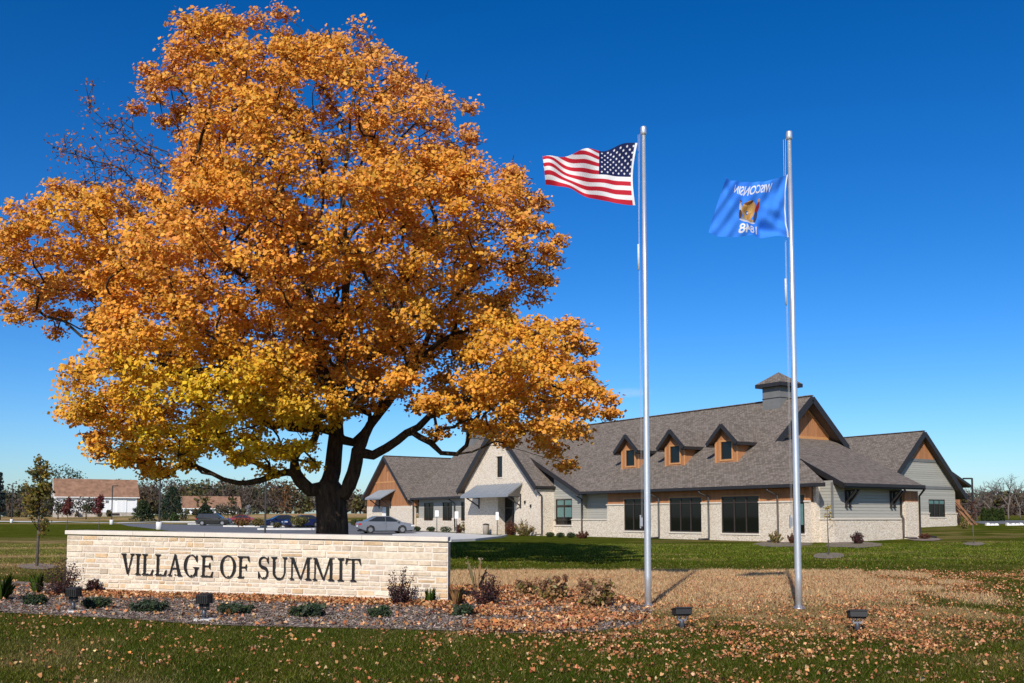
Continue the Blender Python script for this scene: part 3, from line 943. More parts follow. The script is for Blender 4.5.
# entrance doors
def door_leaf(a0, a1, z1, w, nm="entrance_door", glassy=True, z0=0.02):
    m = MB(); t = .12
    m.box((a0, w, z0), (a0 + t, w + .06, z1)); m.box((a1 - t, w, z0), (a1, w + .06, z1)); m.box((a0 + t, w, z1 - t), (a1 - t, w + .06, z1)); m.box((a0 + t, w, z0), (a1 - t, w + .06, z0 + .25))
    mid = (a0 + a1) / 2
    m.box((mid - .08, w, z0 + .25), (mid + .08, w + .06, z1 - t)); m.box((a0 + t, w, 2.15), (mid - .08, w + .06, 2.27)); m.box((mid + .08, w, 2.15), (a1 - t, w + .06, 2.27))
    o = m.build(nm, M['frame'], HALL)
    g = MB(); g.box((a0 + .05, w + .025, z0), (a1 - .05, w + .04, z1 - .03)); g.build("pane", M['glass'], o)
    h = MB(); h.tube([(mid - .16, w - .05, .95), (mid - .16, w - .05, 1.35)], .018); h.tube([(mid + .16, w - .05, .95), (mid + .16, w - .05, 1.35)], .018); h.build_split("handle", M['steel'], o)
    return o
door_leaf(-67.5, -65.0, 3.08, -.5)
m = MB(); m.box((-91.6, -.2, .1), (-90.75, -.12, 2.5)); sd = m.build("side_door", M['plate'], HALL)
h = MB(); h.tube([(-90.9, -.26, 1.1), (-90.9, -.26, 1.25)], .03); h.build("handle", M['steel'], sd)
m = MB(); m.box((-90.70, -.22, .1), (-89.72, -.14, 2.5)); m.build("door_sidelight", M['glass'], HALL)

# awnings
def awning(s0, s1, w0, z0, s0b, s1b, w1, z1):
    m = MB()
    pts = [(s0, w0, z0), (s0b, w1, z1), (s1b, w1, z1), (s1, w0, z0)]
    k = len(m.v); slab(m, pts, .09)
    n = 12
    for i in range(n + 1):
        t = i / n
        m.beam((s0 + (s1 - s0) * t, w0, z0 + .02), (s0b + (s1b - s0b) * t, w1, z1 + .02), .035, .05, 0)
    m.box((s0b, w1 - .04, z1 - .16), (s1b, w1 - .003, z1 + .01))
    o = m.build("awning", [M['awning'], M['awning'], M['trim']], HALL)
    b = MB()
    for a in (s0b + .5, s1b - .5):
        b.beam((a, w0, z1 - .9), (a, w1 + .2, z1 - .1), .09, .09); b.beam((a, w0, z1 - .14), (a, w1 + .2, z1 - .14), .08, .08); b.box((a - .05, w0 - .08, z1 - 1.05), (a + .05, w0 - .002, z1 + .1))
    b.build_split("bracket", M['trim'], o)
awning(-70.75, -63.8, -1.2, 4.19, -70.95, -63.55, -2.75, 3.22)
awning(-92.2, -88.5, -.3, 4.27, -92.6, -88.9, -1.7, 3.42)
# wall lamps by the entrance
for a, z in ((-63.4, 2.65), (-62.6, 2.35)):
    m = MB(); m.box((a - .06, -1.30, z - .12), (a + .06, -1.201, z + .10)); m.lathe([(.03, -.17), (.055, -.121)], 10, 0, (a, -1.26, z)); m.build("wall_light", M['black'], HALL)

# gutters and downspouts
m = MB()
for a, b, w, z in [(-57.2, -34.9, -.57, 3.27), (-84.55, -73.4, -.57, 3.27)]:
    m.box((a, w - .07, z - .12), (b, w + .06, z + .06))
m.box((-34.5, .62, 3.16), (-34.36, EW - .02, 3.34)); m.box((GC + 6.05, -1.7, 3.66), (GC + 6.19, 1.2, 3.86)); m.box((GC - 6.29, -1.7, 3.6), (GC - 6.15, 1.2, 3.78))
m.build_split("gutter", M['trim'], HALL)
def spout(pts, r=.06):
    m = MB(); m.tube(pts, r, 8); m.build("downspout", M['trim'], HALL)
for a in (-48.93, -44.24, -38.6):
    spout([(a - .45, -.55, 3.15), (a - .4, -.5, 2.98), (a, -.13, 2.75), (a, -.12, .15), (a, -.2, .06), (a - .1, -.9, .05)])
spout([(-57.65, -.55, 3.15), (-57.6, -.45, 3.0), (-57.55, -.05, 2.8), (-57.55, -.05, .15), (-57.5, -.9, .06)])
spout([(-61.2, -1.6, 3.6), (-61.22, -1.5, 3.4), (-61.22, -1.14, 3.1), (-61.22, -1.14, .15), (-61.2, -1.8, .08)], .055)
spout([(-84.55, -.7, 3.1), (-84.3, -.4, 2.9), (-84.3, -.36, .2), (-84.2, -.8, .15)])
spout([(-77.0, -.5, 3.1), (-76.7, -.1, 2.75), (-76.7, -.02, .2)])
spout([(-34.45, 6.0, 3.15), (-34.7, 6.5, 2.95), (-35.18, 6.75, 2.75), (-35.2, 6.75, 1.6), (-35.06, 6.75, 1.35), (-35.06, 6.75, .25), (-34.3, 6.9, .2)])
spout([(-34.4, EW, 3.15), (-34.7, 8.1, 2.9), (-34.98, 8.25, 2.7), (-34.98, 8.25, .35), (-34.2, 8.7, .25)])
spout([(-47.9, 23.0, 3.1), (-48.3, 23.5, 2.8), (-48.4, 23.5, .6)])
# knee braces under the end eave
for w in (1.9, 6.0):
    m = MB()
    for dw in (-.16, .16):
        m.beam((-35.25, w + dw, 2.25), (-34.6, w + dw, 2.95), .09, .11); m.box((-35.28, w + dw - .05, 2.05), (-35.16, w + dw + .05, 3.0)); m.beam((-35.2, w + dw, 2.96), (-34.55, w + dw, 2.96), .09, .1)
        m.box((-35.28, w + dw - .07, 1.98), (-35.12, w + dw + .07, 2.05))
    m.build("knee_brace", M['trim'], HALL)
m = MB()
for q in (0, 1.0):
    m.beam((-49.9, 34.6 + q * .7, 3.3), (-48.6, 36.2 + q * .7, .7), .18, .18)
m.build_split("timber_brace", M['woodpost'], HALL)

# dormers --------------------------------------------------------------
def dormer(c):
    f, hw, zb = 1.32, .98, 4.9
    ev, rz, ap = 6.30, 7.40, 6.36
    m = MB()
    def zr(x): return 7.45 - .93 * abs(x)
    # front face with an opening
    wz0, wz1, ww = 5.16, 6.30, .47
    for a, b in ((-hw, -ww), (ww, hw)):
        m.prism([(c + a, f, zb - .1), (c + b, f, zb - .1), (c + b, f, zr(b) - .15), (c + a, f, zr(a) - .15)], (0, .12, 0))
    m.prism([(c - ww, f, zb - .1), (c + ww, f, zb - .1), (c + ww, f, wz0), (c - ww, f, wz0)], (0, .12, 0))
    m.prism([(c - ww, f, wz1), (c + ww, f, wz1), (c + ww, f, zr(ww) - .15), (c, f, zr(0) - .15), (c - ww, f, zr(ww) - .15)], (0, .12, 0))
    # cheeks
    for sg in (-1, 1):
        x = c + sg * hw; wq = (zr(hw) - .15 - 3.35) / PI_ - .5
        m.prism([(x, f + .12, zf(f + .12) - .1), (x, wq, zr(hw) - .15), (x, f + .12, zr(hw) - .15)], (-sg * .1, 0, 0))
    o = m.build("dormer", M['wood'], HALL)
    r = MB(); e = 1.32
    fr = f - .45
    wr = (zr(0) - 3.35) / PI_ - .5 + .1; we = (zr(e) - 3.35) / PI_ - .5 + .05
    slab(r, [(c, fr, zr(0)), (c - e, fr, zr(e)), (c - e, we, zr(e)), (c, wr, zr(0))], .14)
    slab(r, [(c, fr, zr(0) + .002), (c, wr, zr(0) + .002), (c + e, we, zr(e)), (c + e, fr, zr(e))], .14)
    r.build("dormer_roof", ROOFM, o)
    t = MB()
    for sg in (-1, 1):
        t.beam((c, fr - .03 - .002 * sg, zr(0) - .11), (c + sg * e, fr - .03 - .002 * sg, zr(e) - .11), .06, .26)
        t.box((c + sg * e - .06, fr, zr(e) - .22), (c + sg * e + .06, we, zr(e) - .01))
        t.box((c + sg * 1.15 - .16, fr + .05, zr(e) - .24), (c + sg * 1.15 + .05, f - .005, zr(e) - .12))
    t.build("dormer_fascia", M['trim'], o)
    cs = MB(); k = .11
    cs.box((c - ww - k, f - .035, wz0 - k), (c - ww, f - .004, wz1 + k)); cs.box((c + ww, f - .035, wz0 - k), (c + ww + k, f - .004, wz1 + k))
    cs.box((c - ww, f - .035, wz0 - k), (c + ww, f - .004, wz0)); cs.box((c - ww, f - .035, wz1), (c + ww, f - .004, wz1 + k))
    cs.box((c - hw - .03, f - .03, zb - .05), (c - hw + .1, f - .004, zr(hw) - .2)); cs.box((c + hw - .1, f - .03, zb - .05), (c + hw + .03, f - .004, zr(hw) - .2))
    cs.build("casing", M['casing'], o)
    window('s', f, c - ww, c + ww, wz0, wz1, cols=1, parent=o, recess=.06, fw=.06)
for c in (-53.5, -48.8, -44.0):
    dormer(c)
def cupola(c):
    h = .76; y = 6.2
    m = MB()
    m.box((c - h, y - h, 8.3), (c + h, y + h, 10.35))
    o = m.build("cupola", M['cupola'], HALL)
    t = MB()
    t.box((c - h - .02, y - h - .02, 9.35), (c + h + .02, y + h + .02, 9.40)); t.build("panel_joint", M['trim'], o)
    t = MB(); e = h + .34
    t.box((c - e, y - e, 10.12), (c + e, y + e, 10.36)); t.build("cupola_eave", M['trim'], o)
    r = MB()
    b = [(c - e, y - e, 10.362), (c + e, y - e, 10.362), (c + e, y + e, 10.362), (c - e, y + e, 10.362)]
    for i in range(4):
        r.add([b[i], b[(i + 1) % 4], (c, y, 11.2)], [(0, 1, 2)])
    r.build("cupola_roof", M['shingle'], o)
cupola(-43.85); cupola(-83.3)

# ------------------------------------------------------------------ the stone sign
A0 = np.array([-8.522, 18.487]); B0 = np.array([-1.053, 15.936])
SL = float(np.linalg.norm(B0 - A0)); SD = (B0 - A0) / SL; SN = np.array([SD[1], -SD[0]])   # SN points to the viewer's side
SIGN = empty("monument_sign", (A0[0], A0[1], 0), math.atan2(SD[1], SD[0]),
             "long low wall of cream limestone blocks with black raised capitals and a pale coping", "stone sign")
# local frame: x along the wall, -y towards the road
def stz(x): return 1.175 - 0.077 * x / SL
CAPH = 0.075
def build_sign():
    rng = random.Random(5)
    V_, F_, C_ = [], [], []
    def stone(x0, x1, z0, z1, col, dep, face='f'):
        g = 0.0045
        x0 += g; x1 -= g; z0 += g; z1 -= g
        if x1 - x0 < .03: return
        k = len(V_); e = 0.012
        j = lambda a: rng.uniform(-a, a)
        fr = [(x0 + e + j(.006), -dep, z0 + e + j(.006)), (x1 - e + j(.006), -dep + j(.006), z0 + e + j(.006)), (x1 - e + j(.006), -dep + j(.006), z1 - e + j(.006)), (x0 + e + j(.006), -dep + j(.006), z1 - e + j(.006))]
        bk = [(x0, .01, z0), (x1, .01, z0), (x1, .01, z1), (x0, .01, z1)]
        for p in fr + bk:
            if face == 'f': V_.append(p)
            elif face == 'b': V_.append(((SL - p[0]) * (1 - .15 / SL), .45 - p[1], p[2]))
            elif face == 'r': V_.append((SL - p[1] * .05 + .002 - p[0] * .333, p[0], p[2]))
            else: V_.append((p[1], .45 - p[0], p[2]))
        F_.append((k, k + 1, k + 2, k + 3))
        for a, b in ((0, 1), (1, 2), (2, 3), (3, 0)):
            F_.append((k + a, k + 4 + a, k + 4 + b, k + b))
        C_.extend([col] * 8)
    pal = [((.58, .485, .37), 6), ((.62, .535, .425), 8), ((.655, .58, .475), 6), ((.53, .44, .345), 3), ((.56, .41, .255), 2.0), ((.60, .46, .31), 2.2), ((.49, .41, .335), 1.6), ((.56, .47, .385), 3)]
    def courses(L, face):
        z = 0.0; ZT = 1.175 - CAPH
        while z < ZT - .03:
            h = rng.choice([.07, .085, .10, .10, .12, .135])
            if ZT - (z + h) < .06: h = ZT - z
            x = 0.0
            while x < L - .001:
                w = h * rng.uniform(1.3, 4.6); w = max(.14, min(.62, w))
                if L - (x + w) < .16: w = L - x
                if w > .25 and h >= .12 and rng.random() < .3:
                    hs_ = h * rng.uniform(.4, .6)
                    parts = [(z, z + hs_), (z + hs_, z + h)]
                else: parts = [(z, z + h)]
                for a, b in parts:
                    c = rng.choices([p[0] for p in pal], [p[1] for p in pal])[0]; c = (c[0] * .98, c[1] * .945, c[2] * .88)
                    q = rng.uniform(.88, 1.10)
                    stone(x, x + w, a, b, [min(.9, t * q) for t in c], rng.uniform(.014, .024), face)
                x += w
            z += h
    courses(SL, 'f'); courses(SL, 'b'); courses(.45, 'r'); courses(.45, 'l')
    vs = np.array(V_)
    vs[:, 2] *= (stz(vs[:, 0]) - CAPH) / (1.175 - CAPH)
    vs[:, 2] -= 0.02
    me = bpy.data.meshes.new("stonework"); me.from_pydata([tuple(p) for p in vs], [], F_)
    a = me.color_attributes.new("Col", 'FLOAT_COLOR', 'POINT')
    cc = np.ones((len(C_), 4), np.float32); cc[:, :3] = np.array(C_); a.data.foreach_set('color', cc.ravel())
    me.materials.append(M['stone'])
    o = bpy.data.objects.new("stonework", me); COL.objects.link(o); o.parent = SIGN
    m = MB()
    t0, t1 = stz(0) - CAPH - .02, stz(SL) - CAPH - .02
    yf = -.009
    m.add([(.0, yf, -.2), (SL, yf, -.2), (SL - .15, .45, -.2), (.0, .45, -.2), (.0, yf, t0), (SL, yf, t1), (SL - .15, .45, t1), (.0, .45, t0)],
          [(0, 3, 2, 1), (4, 5, 6, 7), (0, 1, 5, 4), (1, 2, 6, 5), (2, 3, 7, 6), (3, 0, 4, 7)])
    m.build("mortar_core", M['mortar'], SIGN)
    # coping in five lengths
    m = MB(); n = 5
    for i in range(n):
        a, b = -.03 + (SL + .045) * i / n + .0015, -.03 + (SL + .045) * (i + 1) / n - .0015
        za, zb = stz(a), stz(b); e = .183 if i == n - 1 else 0
        m.add([(a, -.05, za - CAPH), (b, -.05, zb - CAPH), (b - e, .50, zb - CAPH), (a, .50, za - CAPH), (a, -.05, za), (b, -.05, zb), (b - e, .50, zb), (a, .50, za)],
              [(0, 3, 2, 1), (4, 5, 6, 7), (0, 1, 5, 4), (1, 2, 6, 5), (2, 3, 7, 6), (3, 0, 4, 7)])
    m.build("coping", M['cap'], SIGN, bevel=.008)
build_sign()

# Roman capitals, drawn as strokes in a box one unit high
def arc_strip(cx, cy, rx, ry, a0, a1, wx, wy, n=18):
    """bowl: strip whose thickness runs from wy (top and bottom) to wx (sides)"""
    out, inn = [], []
    for i in range(n + 1):
        t = R(a0 + (a1 - a0) * i / n)
        out.append((cx + rx * math.cos(t), cy + ry * math.sin(t)))
        inn.append((cx + (rx - wx) * math.cos(t), cy + (ry - wy) * math.sin(t)))
    return [[out[i], out[i + 1], inn[i + 1], inn[i]] for i in range(n)]
def poly_strip(pts, ws):
    res = []
    L, Rr = [], []
    for i, (p, w) in enumerate(zip(pts, ws)):
        q0 = pts[max(0, i - 1)]; q1 = pts[min(len(pts) - 1, i + 1)]
        dx, dy = q1[0] - q0[0], q1[1] - q0[1]; l = math.hypot(dx, dy) or 1
        nx, ny = -dy / l, dx / l
        L.append((p[0] + nx * w / 2, p[1] + ny * w / 2)); Rr.append((p[0] - nx * w / 2, p[1] - ny * w / 2))
    for i in range(len(pts) - 1): res.append([L[i], L[i + 1], Rr[i + 1], Rr[i]])
    return res
ST, HL, SF = .112, .04, .036     # stem, hairline, serif
def rect(x0, y0, x1, y1): return [(x0, y0), (x1, y0), (x1, y1), (x0, y1)]
def serif(x, y, up, h=.10, w=ST):
    """foot or head serif with small brackets on a stem centred at x"""
    s = 1 if up else -1
    b = w / 2
    return [[(x - b - h, y), (x + b + h, y), (x + b + h, y + s * SF * .8), (x + b, y + s * (SF + .06)), (x - b, y + s * (SF + .06)), (x - b - h, y + s * SF * .8)]]
def stem(x, w=ST, top=True, bot=True):
    r = [rect(x - w / 2, 0.02, x + w / 2, .98)]
    if bot: r += serif(x, 0, True, w=w)
    if top: r += serif(x, 1, False, w=w)
    return r
def glyph(ch, W_):
    p = []
    if ch == 'I': p = stem(W_ / 2)
    elif ch == 'L':
        x = .17; p = stem(x) + [rect(x, 0, W_ - .05, SF + .01), [(W_ - .16, SF), (W_ - .05, 0), (W_, .27), (W_ - .035, .27)]]
    elif ch == 'E':
        x = .17; p = stem(x) + [rect(x, 0, W_ - .04, SF + .012), rect(x, 1 - SF - .012, W_ - .07, 1), rect(x, .485, W_ - .18, .535),
                                [(W_ - .15, SF), (W_ - .04, 0), (W_, .25), (W_ - .035, .25)], [(W_ - .17, 1 - SF), (W_ - .07, 1), (W_ - .04, .77), (W_ - .075, .77)], [(W_ - .24, .51), (W_ - .2, .37), (W_ - .17, .37), (W_ - .17, .65), (W_ - .2, .65)]]
    elif ch == 'F':
        x = .17; p = stem(x) + [rect(x, 1 - SF - .012, W_ - .03, 1), rect(x, .465, W_ - .16, .515),
                                [(W_ - .14, 1 - SF), (W_ - .03, 1), (W_, .75), (W_ - .035, .75)], [(W_ - .22, .49), (W_ - .18, .35), (W_ - .15, .35), (W_ - .15, .63), (W_ - .18, .63)]]
    elif ch == 'T':
        x = W_ / 2; p = stem(x, top=False) + [rect(.03, 1 - SF - .012, W_ - .03, 1), [(0, .74), (.035, .74), (.13, 1 - SF), (.03, 1)], [(W_, .74), (W_ - .035, .74), (W_ - .13, 1 - SF), (W_ - .03, 1)]]
    elif ch == 'V':
        xl, xr, xb = .17, W_ - .14, W_ / 2 + .02
        p = [[(xl - .075, .98), (xl + .085, .98), (xb + .035, .0), (xb - .035, .0)], [(xr - .028, .98), (xr + .028, .98), (xb + .03, .0), (xb - .01, .0)]]
        p += serif(xl, 1, False, .09) + serif(xr, 1, False, .09, .05)
    elif ch == 'A':
        xl, xr, xt = .13, W_ - .17, W_ / 2 - .01
        p = [[(xl - .028, .02), (xl + .028, .02), (xt + .02, .94), (xt - .025, 1)], [(xr - .08, .02), (xr + .08, .02), (xt + .04, 1.02), (xt - .035, 1.02)], rect(xl + .12, .33, xr - .1, .385)]
        p += serif(xl, 0, True, .085, .05) + serif(xr, 0, True, .085)
    elif ch == 'M':
        xl, xr = .13, W_ - .16; xb = W_ / 2 + .01
        p = [rect(xl - .025, .02, xl + .025, .98), [(xl - .06, .98), (xl + .1, .98), (xb + .035, .03), (xb - .035, .03)], [(xr - .075, .98), (xr - .01, .98), (xb + .03, .03), (xb - .015, .03)], rect(xr - ST / 2, .02, xr + ST / 2, .98)]
        p += serif(xl, 0, True, .085, .05) + serif(xr, 0, True) + [rect(.0, 1 - SF * .8, xl + .09, 1), rect(xr - .08, 1 - SF * .8, W_, 1)]
    elif ch == 'U':
        xl, xr = .17, W_ - .14; c = (xl + xr) / 2
        p = [rect(xl - ST / 2, .32, xl + ST / 2, .98), rect(xr - .027, .32, xr + .027, .98)] + serif(xl, 1, False) + serif(xr, 1, False, .09, .055)
        n = 16; outer = []; inner = []
        for i in range(n + 1):
            t = math.pi + math.pi * i / n; k = i / n
            ox = c + (xr + .027 - (xl - ST / 2)) / 2 * math.cos(t) + ((xr + .027 + xl - ST / 2) / 2 - c); oy = .32 + .34 * math.sin(t)
            ix = (xl + ST / 2 + xr - .027) / 2 + (xr - .027 - xl - ST / 2) / 2 * math.cos(t); iy = .32 + .27 * math.sin(t)
            outer.append((ox, oy)); inner.append((ix, iy))
        p += [[outer[i], outer[i + 1], inner[i + 1], inner[i]] for i in range(n)]
    elif ch == 'O':
        p = arc_strip(W_ / 2, .5, W_ / 2, .52, 0, 360, .128, .036, 30)
    elif ch == 'G':
        p = arc_strip(W_ / 2, .5, W_ / 2, .52, 48, 325, .128, .036, 24)
        x = W_ - .13; p += [rect(x - ST / 2, .05, x + ST / 2, .42)] + serif(x, .44, False, .09)
        p += [[(W_ - .16, .86), (W_ - .1, 1.0), (W_ - .07, 1.0), (W_ - .07, .68), (W_ - .1, .68), (W_ - .19, .86)]]
    elif ch == 'S':
        pts, ws = [], []
        for i in range(29):
            k = i / 28
            # spine from the upper terminal over the middle to the lower terminal
            if k < .42:
                t = R(35 + (235 - 35) * (k / .42)); pts.append((W_ / 2 + (W_ / 2 - .085) * math.cos(t), .745 + .235 * math.sin(t)))
            elif k < .58:
                q = (k - .42) / .16
                a0 = R(235); a1 = R(55)
                x0, y0 = W_ / 2 + (W_ / 2 - .085) * math.cos(a0), .745 + .235 * math.sin(a0)
                x1, y1 = W_ / 2 + (W_ / 2 - .085) * math.cos(a1), .265 + .245 * math.sin(a1)
                pts.append((x0 + (x1 - x0) * q, y0 + (y1 - y0) * q))
            else:
                t = R(55 - (55 + 145) * ((k - .58) / .42)); pts.append((W_ / 2 + (W_ / 2 - .085) * math.cos(t), .265 + .245 * math.sin(t)))
            ws.append(.04 + .10 * math.exp(-((k - .5) / .2) ** 2) + .02 * math.exp(-((k - .22) / .1) ** 2))
        p = poly_strip(pts, ws)
        p += [[(W_ - .13, .84), (W_ - .06, 1.0), (W_ - .035, 1.0), (W_ - .035, .70), (W_ - .07, .70)], [(.13, .16), (.05, 0), (.02, 0), (.02, .31), (.055, .31)]]
    return p
LET = [('V', 122.2, 136.0), ('I', 136.8, 141.8), ('L', 143.2, 154.8), ('L', 156.2, 168.2), ('A', 169.0, 184.0), ('G', 185.4, 199.8), ('E', 201.8, 214.6),
       ('O', 221.6, 237.0), ('F', 238.6, 250.8), ('S', 259.2, 270.4), ('U', 272.0, 288.6), ('M', 290.6, 312.6), ('M', 313.6, 335.4), ('I', 338.2, 345.6), ('T', 346.6, 362.0)]
def build_letters():
    CH = .388
    def lx(px):
        # distance along the wall face where the view line through this column meets it
        d = (px - CX) / F
        # column meets the wall in plan (pitch has little effect on x)
        c = math.cos(PITCH) + 0.0
        yy = lambda t: (A0 + SD * t)
        lo, hi = 0.0, SL
        for _ in range(40):
            mid = (lo + hi) / 2; q = yy(mid)
            if px_of(q[0], q[1], .6)[0] < px: lo = mid
            else: hi = mid
        return (lo + hi) / 2
    for i, (ch, a, b) in enumerate(LET):
        x0, x1 = lx(a), lx(b); w = (x1 - x0) / CH
        zb = .372 - .052 * x0 / SL
        m = MB()
        for k, pl in enumerate(glyph(ch, w)):
            ar = sum(pl[q][0] * pl[(q + 1) % len(pl)][1] - pl[(q + 1) % len(pl)][0] * pl[q][1] for q in range(len(pl)))
            if ar < 0: pl = pl[::-1]
            off = -.048 - .0005 * (k % 7)
            m.prism([(x0 + x * CH, off, zb + y * CH) for x, y in pl], (0, .018, 0))
        # standoff pins behind the letter
        m.beam((x0 + w * CH * .5, -.04, zb + .02), (x0 + w * CH * .5, .005, zb + .02), .02, .02)
        m.build("letter", M['letter'], SIGN, uv=False)
build_letters()

# ------------------------------------------------------------------ flagpoles
POLE_L = (2.154, 15.32, 7.785); POLE_R = (4.44, 14.99, 7.57)
def flagpole(p, label):
    o = empty("flagpole", (p[0], p[1], 0), 0, label, "flagpole", "flagpoles on the lawn")
    h = p[2]
    m = MB(); m.lathe([(.054, -.1), (.054, .5), (.050, 2.2), (.041, 4.6), (.030, h - .12)], 20); m.build("shaft", M['alu'], o)
    m = MB(); m.lathe([(.09, 0), (.09, .03), (.078, .035), (.068, .05)], 20); m.build("base_collar", M['steel'], o)
    m = MB(); m.lathe([(.035, h - .12), (.05, h - .10), (.05, h - .005), (.042, h + .02), (.02, h + .03)], 18); m.build("truck_cap", M['alu'], o)
    m = MB(); 
    pts = [(-.06, 0, h - .1), (-.085, .0, h - 1.6), (-.08, .01, h - 3.2), (-.075, 0, 1.4)]
    m.tube(pts, .0022, 5); m.tube([(-.085, .03, h - .1), (-.09, .03, h - 2.4), (-.09, .02, 1.4)], .0022, 5); m.build("halyard", M['rope'], o)
    m = MB(); m.box((-.115, -.02, 1.28), (-.075, .02, 1.42)); m.box((-.12, -.01, 1.25), (-.10, .01, 1.46)); m.build("cleat", M['steel'], o)
    return o
fp1 = flagpole(POLE_L, "slim aluminium flagpole flying the red, white and blue striped flag")
fp2 = flagpole(POLE_R, "slim aluminium flagpole flying the plain blue state flag")
for o, z0 in ((fp1, 5.85), (fp2, 5.2)):
    m = MB(); m.tube([(-.10, .015, z0), (-.10, .015, z0 - .42)], .016, 8); m.build("flag_clip", M['rope'], o)

def flag_mesh(name, pole, top, bot, depth, paint, nx, ny, hb, label, cat="flag", fold=None):
    """top / bot: lists of (distance from the pole, height) along the two long edges, hoist first"""
    def interp(c, t):
        c = np.array(c); d = np.concatenate([[0], np.cumsum(np.linalg.norm(np.diff(c, axis=0), axis=1))]); d /= d[-1]
        # smooth through the points
        tt = np.clip(t, 0, 1)
        xs = np.interp(tt, d, c[:, 0]); zs = np.interp(tt, d, c[:, 1])
        ker = np.hanning(max(3, nx // 6 | 1)); ker /= ker.sum(); pad = len(ker) // 2
        def smooth(a):
            b = np.concatenate([2 * a[0] - a[1:pad + 1][::-1], a, 2 * a[-1] - a[-pad - 1:-1][::-1]])
            return np.convolve(b, ker, 'valid')
        return smooth(xs), smooth(zs)
    a = np.linspace(0, 1, nx); b = np.linspace(0, 1, ny)
    tx, tzz = interp(top, a); bx, bz = interp(bot, a)
    Aa, Bb = np.meshgrid(a, b)
    X = tx[None] * (1 - Bb) + bx[None] * Bb; Z = tzz[None] * (1 - Bb) + bz[None] * Bb
    X = X + hb * 4 * Bb * (1 - Bb) * np.exp(-Aa * 5)
    D = depth(Aa, Bb)
    if fold is not None:
        # the upper fly corner is blown over and hangs behind the rest
        bf = fold(Aa)
        H = tzz[None] - bz[None]
        t = (Bb - bf) / (1 - bf)
        front = Bb >= bf
        Z = np.where(front, tzz[None] * (1 - t) + bz[None] * t, tzz[None] - (bf - Bb) * H * 1.15)
        Xf = tx[None] * (1 - t) + bx[None] * t + hb * 4 * t * (1 - t) * np.exp(-Aa * 5)
        X = np.where(front, Xf, tx[None] + (bf - Bb) * .12)
        D = np.where(front, D, depth(Aa, bf + 0 * Bb) + .02 + .16 * np.clip((bf - Bb) * 6, 0, 1))
    v = np.stack([X, D, Z], -1).reshape(-1, 3)
    i = np.arange(nx * ny).reshape(ny, nx)
    f = np.stack([i[:-1, :-1], i[:-1, 1:], i[1:, 1:], i[1:, :-1]], -1).reshape(-1, 4)
    me = bpy.data.meshes.new(name)
    me.vertices.add(len(v)); me.vertices.foreach_set('co', v.astype(np.float32).ravel())
    me.loops.add(f.size); me.loops.foreach_set('vertex_index', f.astype(np.int32).ravel())
    me.polygons.add(len(f)); me.polygons.foreach_set('loop_start', np.arange(0, f.size, 4, dtype=np.int32))
    me.polygons.foreach_set('use_smooth', np.ones(len(f), bool))
    me.update(calc_edges=True)
    c = np.ones((nx * ny, 4), np.float32); c[:, :3] = paint(Aa.ravel(), Bb.ravel())
    at = me.color_attributes.new("Col", 'FLOAT_COLOR', 'POINT'); at.data.foreach_set('color', c.ravel())
    me.materials.append(M['flag'])
    o = bpy.data.objects.new(name, me); o.location = (pole[0], pole[1], 0); COL.objects.link(o)
    return tag(o, label, cat, "flags on the poles")
RED, WHT, NVY = np.array([.50, .018, .035]), np.array([.80, .79, .78]), np.array([.009, .016, .070])
def paint_us(a, b):
    n = len(a); st = np.minimum((b * 13).astype(int), 12)
    c = np.where((st % 2 == 0)[:, None], RED, WHT)
    can = (a < .40) & (b < 7 / 13.)
    c = np.where(can[:, None], NVY, c)
    ux, uy = .40 / 12, (7 / 13.) / 10
    asp = 1.9
    for r in range(9):
        for k in range(6 if r % 2 == 0 else 5):
            sx = ux * (1 + 2 * k + (r % 2)); sy = uy * (1 + r)
            dx = (a - sx) * asp; dy = (b - sy)
            rr = np.hypot(dx, dy); th = np.arctan2(dx, -dy)
            m5 = np.abs(((th / (2 * math.pi / 5)) + .5) % 1 - .5) * 2
            lim = .0225 * (1 - m5) ** 1.0 + .0100 * m5
            c = np.where((rr < lim)[:, None], WHT, c)
    hem = a < .022
    return np.where(hem[:, None], np.array([.78, .78, .76]), c)
def rel(pole, pts, dep=None, b=0.0):
    out = []
    for i, (x, y) in enumerate(pts):
        p = at_y(x, y, pole[1] + (float(dep(np.array(i / (len(pts) - 1)), np.array(b))) if dep else 0.0)); out.append((p[0] - pole[0], p[2]))
    return out
def us_depth(a, b):
    return -.10 + .16 * np.sin(a * 9.5 + b * 3.8 - .8) * np.clip(a * 1.8, 0, 1) + .05 * np.sin(a * 21 - b * 5 + 1) * a - .02 * np.sin(b * 9 + a * 14) * (1 - a) + .30 * a
us_top = rel(POLE_L, [(637.6, 142.6), (622, 145.0), (606, 148.0), (590, 151.0), (566, 155.5), (542.3, 159.5)], us_depth, 0.2)
us_bot = rel(POLE_L, [(635.2, 205.2), (616, 203.4), (600, 200.8), (584, 195.0), (566, 187.4), (545.5, 184.8)], us_depth, 1.0)
us = flag_mesh("flag", POLE_L, us_top, us_bot, us_depth, paint_us, 330, 240, -.055, "red and white striped flag with white stars on a navy canton", fold=lambda a: .46 * sst(.36, 1.0, a))

